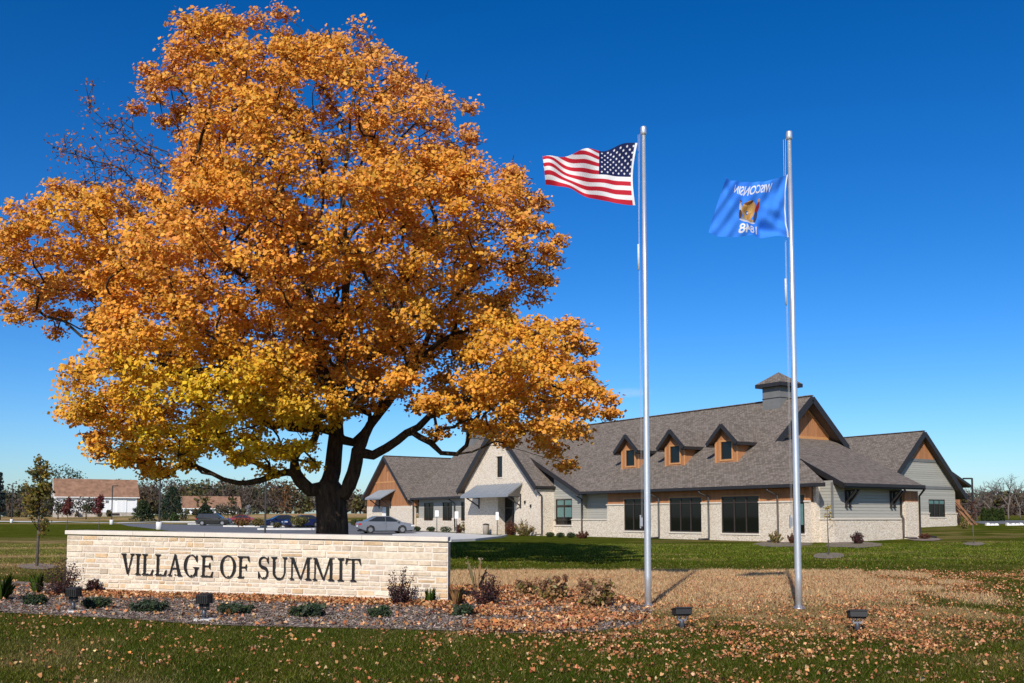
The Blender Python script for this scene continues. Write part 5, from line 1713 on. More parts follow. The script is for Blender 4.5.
S_(37, 594, 17, 20, 'tuft', "grassy green clump just left of the dark purple bush by the sign", 2, GB, "plant", "ornamental_grass")
S_(62, 596, 50, 40, 'purple', "dark purple bush overlapping the sign's left end", 3, GB)
S_(35, 606.5, 23, 12, 'juniper', "low olive juniper left of the first floodlight", 4, GB, "shrub", "juniper")
S_(94, 594, 20, 17, 'purple', "small sparse purple shrub against the sign's lower left corner", 5, GB)
S_(94, 609.5, 30, 12, 'juniper', "low dark juniper just right of the first floodlight", 6, GB, "shrub", "juniper")
S_(149, 612.5, 36, 12, 'juniper', "low juniper halfway between the two floodlights in the mulch", 7, GB, "shrub", "juniper")
S_(235, 615, 36, 12, 'juniper', "low juniper just right of the second floodlight, under the letter O", 8, GB, "shrub", "juniper")
S_(308, 617.5, 38, 14, 'juniper', "low juniper under the double M of the sign", 9, GB, "shrub", "juniper")
S_(379, 618, 26, 11, 'juniper', "pale low juniper in front of the purple bush at the sign's right", 10, GB, "shrub", "juniper")
S_(398, 606, 40, 38, 'purple', "upright dark purple bush in front of the sign's right end", 11, GB)
S_(430, 605, 14, 16, 'tuft', "small green tuft against the sign right of the purple bush", 12, GB, "plant", "ornamental_grass")
S_(456, 606, 18, 18, 'drytuft', "brown dried grass tuft at the sign's right corner", 13, GB, "plant", "ornamental_grass")
S_(463, 617, 22, 12, 'juniper', "low grey-green mat in the leaves below the sign's right corner", 14, GB, "shrub", "juniper")
S_(487, 606, 30, 38, 'purple', "dark reddish bush standing clear to the right of the sign", 15, GB)
S_(477, 592, 28, 36, 'reed', "thin straw-coloured stalks behind the bush right of the sign", 16, GB, "plant", "ornamental_grass")
S_(526, 598, 24, 19, 'hydrangea', "smallest dried hydrangea, between the dark bush and the bigger tan ones", 17, GB, "shrub", "hydrangea")
S_(552, 602, 32, 27, 'hydrangea', "dried tan hydrangea in the middle of the three right of the sign", 18, GB, "shrub", "hydrangea")
S_(597, 608, 40, 30, 'hydrangea', "dried hydrangea with brown heads nearest the striped flag's pole", 19, GB, "shrub", "hydrangea")
GH = "shrubs along the hall"
for i, (x, y, w, h, k, l) in enumerate([
    (372, 531, 7, 4, 'round', "low round bush beside the side door of the left wing"),
    (417, 531.2, 8, 5, 'round', "low round bush by the downspout of the left wing"),
    (431, 531.6, 9, 5, 'round', "low bush under the left window of the recessed wall"),
    (446, 532.4, 13, 6, 'round', "wider low green bush between the two parking signs"),
    (468, 533.0, 20, 15, 'tan', "pale yellowing bush left of the entrance doors"),
    (459, 533.0, 7, 9, 'rust', "small reddish plant left of the entrance's pale bush"),
    (511, 535.2, 14, 16, 'rust', "sparse bush directly before the entrance doors"),
    (524, 535.8, 21, 17, 'tan', "pale tan bush right of the entrance doors"),
    (550, 537.0, 9, 5, 'round', "leftmost of three clipped round bushes beneath the small grey bay"),
    (560.5, 537.5, 9, 5, 'round', "middle of three clipped round bushes beneath the small grey bay"),
    (571, 538.0, 9, 6, 'round', "rightmost of three clipped round bushes beneath the small grey bay"),
    (583, 538.5, 14, 8, 'rust', "dark rusty bush at the downspout by the small grey bay"),
    (775, 543.2, 17, 12, 'tan', "tan and yellow bush in mulch left of the blue flag's pole"),
    (792, 543.5, 10, 11, 'rust', "small rusty bush in mulch directly behind the blue flag's pole"),
    (857, 544.0, 14, 13, 'purple', "dark bush in the mulch under the hall's end wall"),
    (924, 539.0, 14, 6, 'rust', "low orange plant on the lawn by the hall's right corner"),
    (965, 529.0, 9, 9, 'tan', "yellowish bush at the foot of the far gable's right corner")]):
    S_(x, y, w, h, k, l, 40 + i, GH)

def disc(name, px, py, w, h, mat):
    P = []
    rng = random.Random(px)
    for k in range(22):
        a = 2 * math.pi * k / 22; q = rng.uniform(.85, 1.1)
        P.append(tuple(on_terr(px + math.cos(a) * w / 2 * q, py + math.sin(a) * h / 2 * q)[:2]))
    poly_sheet(name, P, mat, .02, 1.0)
disc("mulch_ring", 829, 556, 33, 6, mulch_mat); disc("mulch_ring", 974, 544, 22, 3.4, mulch_mat); disc("mulch_ring", 38, 567, 42, 6, mulch_mat)
disc("planting_bed", 783, 544.6, 58, 5, mulch_mat); disc("planting_bed", 853, 545, 58, 6, mulch_mat); disc("planting_bed", 925, 539.5, 34, 3, mulch_mat)

def small_tree(px, py, h, w, base, label, seed, dens=1.0, h0=.3, cat="tree", name="young_tree", group=None, size=None, bark='greybark', lean=0.0, twiggy=9, rel=.16):
    rng = np.random.default_rng(seed)
    p, s = ground_at(px, py); H_, W_ = h * s, w * s
    o = empty(name, tuple(p), 0, label, cat, group)
    mb = MB(); r = max(.016, .011 * H_)
    top = np.array([lean * H_, 0, H_])
    mb.tube([(0, 0, -.05), top * .35 + rng.normal(size=3) * .01 * H_, top * .7 + rng.normal(size=3) * .012 * H_, top], [r * 1.2, r, r * .65, r * .25], 7)
    tips = []
    for i in range(int(twiggy * 2)):
        f = h0 + (1 - h0) * rng.random(); a = rng.uniform(0, 2 * math.pi)
        l = W_ / 2 * (1.0 - .75 * (f - h0) / (1 - h0)) * rng.uniform(.6, 1.1)
        b = top * f; e = b + np.array([math.cos(a) * l, math.sin(a) * l, l * rng.uniform(.6, 1.3)])
        m_ = (b + e) / 2 + [0, 0, -.05 * l]
        mb.tube([b, m_, e], [r * .4, r * .3, r * .12], 5)
        for q in (.5, .75, 1.0): tips.append(b * (1 - q) + e * q)
        for _ in range(2):
            e2 = m_ + rng.normal(size=3) * l * .35 + [0, 0, l * .2]; mb.tube([m_, e2], [r * .2, r * .08], 4); tips.append(e2)
    mb.build("trunk", M[bark], o, uv=False)
    if dens > 0:
        cloud("crown", o, np.array(tips), W_ * rel, max(2, int(14 * dens)), size or max(.07, s * 2.0), base, rng, LOBED if s < .06 else OVAL, up=.4)
    return o
small_tree(37, 566.5, 111, 40, [(.26, .19, .035), (.14, .13, .028), (.20, .15, .035), (.08, .085, .02)], "young tree with thin olive-gold leaves left of the sign", 71, .75, .26, size=.085, twiggy=15, rel=.13)
small_tree(829, 555, 52, 14, [(.42, .30, .04)], "spindly sapling with a few yellow leaves before the hall's end wall", 72, .05, .35, size=.07, twiggy=4)
small_tree(974, 543.6, 40, 16, [(.13, .05, .03)], "thin sapling with red-brown leaves on the right lawn", 73, .2, .4, size=.085, twiggy=7)
small_tree(67, 529.5, 31, 12, [(.16, .05, .04)], "small red-brown sapling left of the white barn's bushes", 74, 1.5, .4, size=.16)
small_tree(99, 531.5, 33, 15, [(.22, .06, .055), (.16, .05, .05)], "small crimson sapling in front of the white barn", 75, 1.4, .42, size=.16)
small_tree(286, 526, 40, 12, [(.2, .09, .03)], "thin brown sapling behind the parked blue cars", 76, .5, .3, size=.2)
small_tree(248, 521, 14, 10, [(.3, .3, .28)], "small pale sapling behind the red car", 77, .3, .3, size=.2)

def bare_tree(px, py, h, label, seed, w=.45, leaf=None, group="bare trees on the right"):
    rng = np.random.default_rng(seed)
    p, s = ground_at(px, py); H_ = h * s
    o = empty("bare_tree", tuple(p), 0, label, "tree", group)
    sk = Skeleton(); a = sk.add((0, 0, -.1), -1); st = [(a, np.array([0, 0, 1.0]), H_ * .30, 0)]
    while st:
        i, d, l, lev = st.pop()
        par = i
        for k in range(3):
            d = d + rng.normal(size=3) * .12 + [0, 0, .06]; d /= np.linalg.norm(d)
            par = sk.add(sk.p[par] + d * l / 3, par)
            if lev and lev < 5 and rng.random() < .35:
                d2 = d + rng.normal(size=3) * .6; d2 /= np.linalg.norm(d2); st.append((par, d2, l * .6, lev + 2))
        if lev >= 5: sk.tip[par] = 1; continue
        for k in range(3 if lev < 3 else 2):
            d2 = d + rng.normal(size=3) * w * (1.2 if lev else .9); d2[2] = max(d2[2], .05); d2 /= np.linalg.norm(d2); st.append((par, d2, l * rng.uniform(.62, .85), lev + 1))
    r = sk.radii(max(.010, s * .075), .40)
    mb = MB(); sk.mesh(mb, r, sides=lambda q: 6 if q > .05 else 3)
    mb.build("trunk", M['greybark'], o, uv=False)
    if leaf:
        tips = np.array([sk.p[i] for i in range(len(sk.p)) if sk.tip[i]])
        cloud("crown", o, tips, .5, 10, .35, leaf, rng)
    return o
bare_tree(1008.5, 519.5, 50, "tallest bare tree by the road at the right edge", 81)
bare_tree(991, 519.6, 40, "leafless tree between the arborvitae and the lamp post", 82)
bare_tree(977, 519.8, 38, "leafless tree just right of the lamp post by the hall", 83)
bare_tree(1021, 519.2, 42, "leafless tree cut off by the photo's right edge", 84)

def cone_tree(px, py, w, h, base, label, seed, name="evergreen_tree", group=None, shape=.9, leaf=None):
    rng = np.random.default_rng(seed)
    p, s = ground_at(px, py); W_, H_ = w * s, h * s
    o = empty(name, tuple(p), 0, label, "tree", group)
    mb = MB(); mb.tube([(0, 0, -.1), (0, 0, H_ * .9)], [.035 * H_, .008 * H_], 7); mb.build("trunk", M['bark'], o, uv=False)
    n = 90; f = rng.random(n) ** 1.1; a = rng.uniform(0, 2 * math.pi, n); rr = W_ / 2 * (1 - f) ** shape * rng.uniform(.45, 1.0, n)
    c = np.stack([np.cos(a) * rr, np.sin(a) * rr, H_ * (.06 + .9 * f)], 1)
    cloud("crown", o, c, .13 * W_, 26, leaf or s * 1.7, base, rng, OVAL, flat=.8)
    return o
GE = "evergreens beside the lot"
cone_tree(142, 522, 24, 21, [(.028, .045, .016), (.045, .06, .02)], "broad dark evergreen between the white barn and a lamp post", 91, group=GE, shape=.5)
cone_tree(172, 520.5, 30, 33, [(.028, .05, .025), (.025, .045, .028)], "tall dark blue-green evergreen left of the lower barn", 92, group=GE, shape=.6)
cone_tree(174, 522.0, 10, 9, [(.05, .075, .02)], "small light green evergreen at the foot of the taller one", 93, group=GE, shape=.5)
cone_tree(205, 518.5, 18, 14, [(.03, .045, .022)], "dark bushy evergreen against the lower barn's white wall", 94, group=GE, shape=.5)
cone_tree(-1, 520, 14, 50, [(.03, .05, .05)], "bluish spruce cut off by the photo's left edge", 95, group=GE, shape=.9)
for i, x in enumerate((984, 988.5, 993, 997.5, 1002)):
    cone_tree(x, 521.2, 6, 13.5 - (i % 2), [(.045, .075, .018), (.06, .09, .02)], ["arborvitae at the left end of the clipped group by the side road", "second arborvitae from the left by the side road", "arborvitae in the middle of the clipped group by the side road", "second arborvitae from the right by the side road", "arborvitae at the right end of the clipped group by the side road"][i], 100 + i, "arborvitae", "arborvitae by the side road", .45)
def leafy_tree(px, py, w, h, base, label, seed, group=None):
    rng = np.random.default_rng(seed)
    p, s = ground_at(px, py); W_, H_ = w * s, h * s
    o = empty("leafy_tree", tuple(p), 0, label, "tree", group)
    mb = MB(); mb.tube([(0, 0, -.2), (0, 0, H_ * .35), (.02 * H_, 0, H_ * .8)], [.03 * H_, .022 * H_, .006 * H_], 7)
    c = []
    for i in range(34):
        g = rng.normal(size=3); g /= np.linalg.norm(g); g *= rng.random() ** .4
        q = np.array([g[0] * W_ / 2, g[1] * W_ / 2, H_ * .64 + g[2] * H_ * .34]); c.append(q)
        if i < 12: mb.tube([(0, 0, H_ * .35), q * [.5, .5, .85], q], [.012 * H_, .008 * H_, .002 * H_], 5)
    mb.build("trunk", M['bark'], o, uv=False)
    cloud("crown", o, np.array(c), .13 * W_ + .05 * H_, 34, s * 1.9, base, rng, OVAL)
    return o
leafy_tree(66, 514.5, 34, 51, [(.05, .06, .024), (.06, .07, .03)], "dark green tree rising behind the white barn's roof", 111)
leafy_tree(86, 519.5, 26, 21, [(.09, .07, .05), (.07, .08, .03)], "brushy brown-green bush before the white barn's wall", 112)
leafy_tree(58, 519.5, 30, 20, [(.075, .06, .05), (.06, .065, .03)], "dark brushy thicket at the white barn's left corner", 113)
leafy_tree(228, 519.2, 30, 14, [(.10, .085, .05), (.08, .075, .05)], "grey-brown brush before the lower barn's right half", 114)
for i, (x, y, w, h, b, l) in enumerate([(243, 527.6, 16, 9, [(.20, .07, .035), (.16, .10, .03)], "rusty red bush in front of the red car"), (258, 527.4, 12, 8, [(.20, .15, .05)], "olive-gold bush right of the red car"),
                                        (300, 528.0, 18, 11, [(.17, .15, .05), (.13, .12, .04)], "olive bush hiding the second blue car's wheels"), (277, 528.2, 9, 5, [(.12, .11, .05)], "small olive bush under the first blue car's door"), (357, 525.5, 13, 5, [(.06, .07, .02)], "low dark bush right of the maple's trunk")]):
    leafy_tree(x, y, w, h, b, l, 120 + i, "bushes in the parking islands")

# far woods: one mass of crowns, bare tops and brush
def woods():
    rng = np.random.default_rng(77)
    pos, nr, co, sz = [], [], [], []
    bpos, bcol, bdir = [], [], []
    def tree(X, Y, H_, W_, base, n, bare):
        z = tz(X, Y)
        if bare:
            m = 60
            a = rng.normal(size=(m, 3)) * [.5, .5, .3] + [0, 0, .8]; a /= np.linalg.norm(a, axis=1, keepdims=True)
            st = np.stack([rng.normal(size=m) * W_ * .16, rng.normal(size=m) * W_ * .16, H_ * rng.uniform(.15, .75, m)], 1)
            bpos.append(st + [X, Y, z]); bdir.append(a * (H_ * rng.uniform(.12, .32, m))[:, None]); bcol.append(jitter_cols(base, rng, m, .25, .05))
            n = int(n * .45)
        g = rng.normal(size=(n, 3)); g /= np.linalg.norm(g, axis=1, keepdims=True); g *= (rng.random(n) ** .5)[:, None]
        pos.append(np.array([X, Y, z + H_ * .55]) + g * [W_ / 2, W_ / 2, H_ * .48]); co.append(jitter_cols(base, rng, n, .25, .07)); sz.append(rng.uniform(.5, 1.1, n))
    kinds = [((.070, .050, .036), 1), ((.08, .06, .042), 1), ((.055, .052, .020), 0), ((.042, .044, .017), 0), ((.085, .056, .025), 0), ((.085, .070, .022), 0), ((.062, .046, .036), 1), ((.028, .036, .014), 0)]
    def band(px0, px1, Y0, Y1, top_px, n, k, jit=5, kk=None):
        for _ in range(n):
            px = rng.uniform(px0, px1); Y = rng.uniform(Y0, Y1)
            p = at_y(px, 517, Y); z = tz(p[0], Y)
            tpx = top_px(px) + rng.normal() * jit
            H_ = max(2.0, at_y(px, tpx, Y)[2] - z) * rng.uniform(.8, 1.0)
            base, bare = (kk or kinds)[rng.integers(0, len(kk or kinds))]; base = [q * 1.4 for q in base]
            tree(p[0], Y, H_, H_ * rng.uniform(.5, .8), base, k, bare)
    band(-60, 480, 330, 470, lambda x: 483 if x < 120 else (479 if x < 300 else 488 + .05 * (x - 300)), 330, 170, 2.5)
    band(-60, 480, 322, 400, lambda x: 498, 260, 110, 5, [kinds[0], kinds[1], kinds[2], kinds[5], kinds[6]])
    band(-40, 420, 300, 330, lambda x: 512, 90, 50, 2, [((.075, .07, .028), 0), ((.11, .08, .042), 0), ((.065, .055, .036), 1)])
    band(960, 1150, 240, 330, lambda x: 492 - .05 * (x - 990), 190, 150, 3, [kinds[0], kinds[1], kinds[4], kinds[6], kinds[7], kinds[5]])
    band(960, 1150, 225, 245, lambda x: 506, 110, 80, 3, [kinds[0], kinds[1], kinds[6]])
    band(480, 960, 420, 520, lambda x: 500, 60, 60, 4)
    pos_, col_, sz_ = np.vstack(pos), np.vstack(co), np.concatenate(sz)
    v1 = leaf_verts(pos_, sz_, rng.normal(size=(len(pos_), 3)) + [0, -.4, .5], rng, DIAM * 1.5, .5)
    b0, bd = np.vstack(bpos), np.vstack(bdir); sd = np.cross(bd, [0, 1.0, .0]); sd /= np.linalg.norm(sd, axis=1, keepdims=True) + 1e-9
    v2 = np.stack([b0 - sd * .10, b0 + sd * .10, b0 + bd + sd * .03, b0 + bd - sd * .03], 1).reshape(-1, 3)
    o = np_mesh("woodland", np.vstack([v1, v2]), 4, M['leaf'], np.vstack([col_, np.vstack(bcol) * 1.25]))
    tag(o, "brown and olive autumn woods along the horizon behind the barns and hall", "woods", kind='stuff')
woods()

# ------------------------------------------------------------------ barns
def barn(px0, px1, py_eave, py_ridge, py_base, Y, deep, label, rz, tall_door=True):
    p0 = at_y(px0, py_base, Y)
    t = (px1 - CX) / F                       # far end of the front wall lies on this line of sight
    L = (t * Y - p0[0]) / (math.cos(rz) - t * math.sin(rz))
    z0 = tz(p0[0] + L * .4, Y)
    ze_ = at_y(px0, py_eave, Y)[2] - z0; zr = at_y(px0, py_ridge, Y + deep / 2)[2] - z0
    o = empty("barn", (p0[0], Y, z0), rz, label, "barn")
    m = MB(); b = 1.5 if tall_door else .4
    m.prism([(0, 0, b), (0, deep, b), (0, deep, ze_), (0, deep / 2, zr), (0, 0, ze_)], (L, 0, 0))
    m.build("wall", M['whiteboard'], o)
    m = MB(); m.box((-.1, -.1, -1), (L + .1, deep + .1, b)); m.build("foundation", M['barnstone'], o)
    m = MB(); e = .7; sl_ = (zr - ze_) / (deep / 2)
    slab(m, [(-e, -e, ze_ - sl_ * e + .15), (L + e, -e, ze_ - sl_ * e + .15), (L + e, deep / 2, zr + .15), (-e, deep / 2, zr + .15)], .25)
    slab(m, [(-e, deep / 2, zr + .152), (L + e, deep / 2, zr + .152), (L + e, deep + e, ze_ - sl_ * e + .15), (-e, deep + e, ze_ - sl_ * e + .15)], .25)
    m.build("roof", [M['barnroof'], M['plate'], M['plate']], o)
    if tall_door:
        for a, w in ((L * .32, 3.2), (L * .74, 3.0)):
            m = MB(); m.box((a, -.16, b), (a + w, -.02, b + 3.9)); m.build("door", M['whiteboard'], o)
            m = MB(); m.box((a - .5, -.22, b + 3.95), (a + w + 2.5, -.02, b + 4.1)); m.build("door_rail", M['cupola'], o)
        for a in (L * .60,):
            m = MB(); m.box((a, -.1, b + 3.0), (a + .9, -.01, b + 3.8)); m.build("window", M['cupola'], o)
        m = MB(); m.box((L * .68, -.16, .5), (L * .78, -.101, 1.2)); m.build("window", M['frame'], o)
    return o
barn(56, 137.5, 495, 479, 515.6, 300, 11, "long white barn with a brown roof, left of the maple", R(30))
barn(184, 240, 507, 496.5, 516.2, 318, 9, "low white barn with a brown roof, right of the evergreens", R(24), False)

# ------------------------------------------------------------------ lot lamp posts and signs
def lamp_post(px, py_base, py_top, label, arm=1, base=True, dist=None):
    p, s = ground_at(px, py_base)
    H_ = at_y(px, py_top, p[1])[2] - p[2]
    o = empty("street_lamp", tuple(p), 0, label, "lamp post", "lamp posts around the parking lot")
    if base:
        m = MB(); m.lathe([(.30, -.2), (.30, .72), (.27, .76)], 16); m.build("concrete_base", M['whitepost'], o)
    zb = .75 if base else -.1
    m = MB(); m.box((-.065, -.065, zb), (.065, .065, H_)); m.build("post", M['black'], o)
    m = MB(); m.box((min(0, arm * .1), -.05, H_ - .12), (max(0, arm * .1), .05, H_ - .02)); m.box((arm * .1 if arm > 0 else -.85, -.16, H_ - .12), (.85 if arm > 0 else -.1, .16, H_ + .02)); m.build("lamp_head", M['black'], o)
    return o
lamp_post(11.5, 522.8, 483, "lamp post on a white base at the photo's far left")
lamp_post(111.5, 524.4, 485.5, "lamp post with an arm, standing in front of the white barn's right end")
lamp_post(159, 529.5, 476, "lamp post on a white base between the white barn and the lower barn")
lamp_post(265, 533.5, 474, "lamp post without a white base near the maple's trunk", -1, False)
lamp_post(973.5, 522.5, 478.0, "lamp post standing clear beyond the hall's right end", -1, False)
def sign_post(px, py_base, py_top, label, w=5.2, h=8.5):
    p, s = ground_at(px, py_base); H_ = at_y(px, py_top, p[1])[2] - p[2]
    o = empty("sign_post", tuple(p), 0, label, "sign", "parking signs by the entrance")
    m = MB(); m.tube([(0, 0, -.05), (0, 0, H_ - .05)], .035, 8); m.build("post", M['darksteel'], o)
    m = MB(); m.box((-w * s / 2, -.06, H_ - h * s), (w * s / 2, -.038, H_)); m.build("plate", M['plate'], o, bevel=.01)
    return o
sign_post(436.8, 532.5, 510.5, "small white parking sign on a post under the recessed windows", 3.6, 6)
sign_post(456.5, 533.6, 511.5, "small white parking sign on a post next to the entrance's pale bush", 3.6, 7)
sign_post(497.2, 535.5, 512.0, "small white parking sign on a post before the entrance doors", 3.0, 8)
p_, s_ = ground_at(486, 534.6)
lt = empty("litter_bin", tuple(p_), 0, "small stone-coloured bin against the wall left of the entrance doors", "bin")
m = MB(); m.lathe([(.24, 0), (.27, .75), (.28, .78)], 16); m.build("body", M['barnstone'], lt); m = MB(); m.lathe([(.285, .78), (.26, .86), (.12, .92)], 16); m.build("lid", M['trim'], lt)
for i, x in enumerate((991, 1011)):
    p_, s_ = ground_at(x, 525.4)
    rk = MB(); rr = random.Random(i); pts = []
    for k in range(3 + i):
        a = -.5 + k * .36 + i * .05
        rk.prism([(a, -.2, -.05), (a + .42, -.22, -.05), (a + .30, -.15, .10 + .12 * rr.random()), (a + .12, -.12, .12 + .14 * rr.random())], (.05, .4, 0))
    o = rk.build("boulder", M['whitepost']); o.location = tuple(p_)
    tag(o, ["pale kerb stone on the right lawn's far edge, the left one", "pale kerb stone on the right lawn's far edge, the jagged right one"][i], "stone", "pale stones by the side road")

# ------------------------------------------------------------------ cars
def car_paint(name, col, metal=.0):
    m, nt, b = new_mat(name)
    b.inputs['Base Color'].default_value = (*col, 1); b.inputs['Metallic'].default_value = metal; b.inputs['Roughness'].default_value = .35; b.inputs['Specular IOR Level'].default_value = .35
    b.inputs['Coat Weight'].default_value = .25; b.inputs['Coat Roughness'].default_value = .06
    return m
def car(X, Y, rz, col, kind, label):
    o = empty("parked_car", (X, Y, tz(X, Y) + .012), rz, label, "car", "cars parked behind the sign")
    paint = car_paint("car paint", col)
    if kind == 'sedan':
        L, hw = 4.75, .90; wb0, wb1, wr = -1.42, 1.32, .325
        prof = [(-2.36, .42), (-2.38, .72), (-2.28, .98), (-1.75, 1.03), (-1.2, 1.02), (1.0, .99), (1.35, .96), (1.95, .87), (2.30, .72), (2.37, .50), (2.34, .30)]
        gh = [(-1.78, 1.02, -.92, 1.42), (1.28, .96, .32, 1.42)]; roofz = 1.44
    else:
        L, hw = 4.65, .93; wb0, wb1, wr = -1.38, 1.38, .36
        prof = [(-2.30, .48), (-2.33, .85), (-2.28, 1.12), (-1.6, 1.14), (1.05, 1.10), (1.55, 1.06), (2.12, .98), (2.28, .80), (2.32, .45)]
        gh = [(-2.25, 1.12, -1.92, 1.68), (1.35, 1.08, .55, 1.68)]; roofz = 1.71
    # side outline with wheel arches
    zb = .24
    bot = []
    for c in (wb1, wb0):
        r = wr + .06
        bot += [(c + r, zb)] + [(c + r * math.cos(t), wr + r * math.sin(t) - .0) for t in np.linspace(-.15, math.pi + .15, 11)] + [(c - r, zb)]
    outline = prof + bot
    m = MB()
    lay = [(-hw + .10, .965, .04), (-hw + .02, .992, .0), (-hw, 1.0, 0), (hw, 1.0, 0), (hw - .02, .992, 0), (hw - .10, .965, .04)]
    # body as stacked outlines across the width; the outer layers tuck in
    rings = []
    for y, sc, dz in [(-hw + .0, .985, 0), (-hw + .06, 1.0, 0), (hw - .06, 1.0, 0), (hw, .985, 0)]:
        rings.append([(x * sc, y * (1.0 if z < .85 else .965), .55 + (z - .55) * (sc if sc < 1 else 1)) for x, z in outline])
    n = len(outline); k = len(m.v)
    for rg in rings: m.v.extend([tuple(map(float, q)) for q in rg])
    for a in range(3):
        for i in range(n):
            j = (i + 1) % n; m.face((k + a * n + i, k + a * n + j, k + (a + 1) * n + j, k + (a + 1) * n + i), 0, False)
    m.face([k + i for i in range(n)], 0); m.face([k + 3 * n + i for i in reversed(range(n))], 0)
    body = m.build("body", paint, o, uv=False)
    # cabin: glass with painted roof and pillars
    (xa, za, xb, zb_), (xc, zc, xd, zd) = gh
    wl_, wt = hw - .07, hw - .26
    g = MB()
    vs = [(xa, -wl_, za), (xc, -wl_, zc), (xc, wl_, zc), (xa, wl_, za), (xb, -wt, zb_), (xd, -wt, zd), (xd, wt, zd), (xb, wt, zb_)]
    g.add(vs, [(0, 1, 5, 4), (1, 2, 6, 5), (2, 3, 7, 6), (3, 0, 4, 7), (4, 5, 6, 7)])
    g.build("glass", M['carglass'], o, uv=False)
    r = MB(); k = len(r.v)
    r.add([(xb - .06, -wt - .02, zb_ - .01), (xd + .06, -wt - .02, zd - .01), (xd + .06, wt + .02, zd - .01), (xb - .06, wt + .02, zb_ - .01), (xb + .1, -wt + .06, roofz + .03), (xd - .12, -wt + .06, roofz + .03), (xd - .12, wt - .06, roofz + .03), (xb + .1, wt - .06, roofz + .03)],
          [(0, 1, 5, 4), (1, 2, 6, 5), (2, 3, 7, 6), (3, 0, 4, 7), (4, 5, 6, 7), (3, 2, 1, 0)])
    for sg in (-1, 1):
        for (x0, z0), (x1, z1), w in [((xa + .03, za), (xb, zb_), .10), ((xc - .03, zc), (xd, zd), .07), ((-.12, .99), (-.14, zb_), .07)] + ([((-1.35, 1.12), (-1.3, zb_), .09)] if kind != 'sedan' else []):
            r.beam((x0, sg * (wl_ + .008), z0), (x1, sg * (wt + .008), z1), .03, w)
    r.build("roof", paint, o, uv=False)
    for c in (wb0, wb1):
        for sg in (-1, 1):
            w = MB(); w.tube([(c, sg * (hw - .20), wr), (c, sg * (hw - .01), wr)], wr, 20); tw = w.build("wheel", M['rubber'], o, uv=False)
            q = MB(); q.tube([(c, sg * (hw - .02), wr), (c, sg * (hw + .004), wr)], wr * .58, 16); q.build("rim", M['rim'], tw, uv=False)
    xr_, zl_ = prof[1][0], prof[1][1]
    for sg in (-1, 1):
        t = MB(); t.box((xr_ - .01, sg * .82 - .13 * (1 if sg > 0 else 0) - (0 if sg > 0 else 0), zl_ + .02), (xr_ + .22, sg * .82 + (.085 if sg > 0 else -.0) + (.13 if sg < 0 else 0), zl_ + .17)) if False else t.box((xr_ - .012, min(sg * .62, sg * .905), zl_ + .0), (xr_ + .20, max(sg * .62, sg * .905), zl_ + .15))
        t.build("tail_light", M['redlamp'], o, uv=False)
        t = MB(); xf = prof[-2][0]; t.box((xf - .30, min(sg * .55, sg * .90), .60), (xf - .02, max(sg * .55, sg * .90), .73)); t.build("headlight", M['clearlamp'], o, uv=False)
        t = MB(); t.box((.85, min(sg * .90, sg * 1.06), .98), (.98, max(sg * .90, sg * 1.06), 1.12)); t.build("wing_mirror", paint, o, uv=False)
        t = MB(); t.box((-.35, min(sg * (hw - .01), sg * (hw + .015)), .84), (-.18, max(sg * (hw - .01), sg * (hw + .015)), .875)); t.build("door_handle", paint, o, uv=False)
        t = MB(); t.box((-.10, min(sg * (hw - .02), sg * (hw + .003)), .30), (-.085, max(sg * (hw - .02), sg * (hw + .003)), .97)); t.build("door_seam", M['black'], o, uv=False)
    t = MB(); t.box((xr_ - .02, -.26, zl_ - .16), (xr_ + .02, .26, zl_ - .03)); t.build("number_plate", M['plate'], o, uv=False)
    t = MB(); t.box((-2.2, -.84, .17), (2.2, .84, .30)); t.build("underbody", M['black'], o, uv=False)
    return o
def put(px, Y): return at_y(px, 517, Y)[0]
car(put(385, 82), 82, R(20), (.15, .162, .185), 'sedan', "silver sedan parked before the hall's left wing")
car(put(213.5, 136), 136, R(6), (.003, .0032, .004), 'suv', "black sport utility car seen side-on in the lot")
car(put(244, 150), 150, R(8), (.20, .010, .014), 'sedan', "red sedan half hidden by bushes in the lot")
car(put(281, 122), 122, R(207), (.008, .014, .05), 'sedan', "blue sedan with its headlight showing, left of the pair near the trunk")
car(put(303, 116), 116, R(207), (.007, .012, .055), 'sedan', "blue sedan nearest the maple's trunk, behind an olive bush")

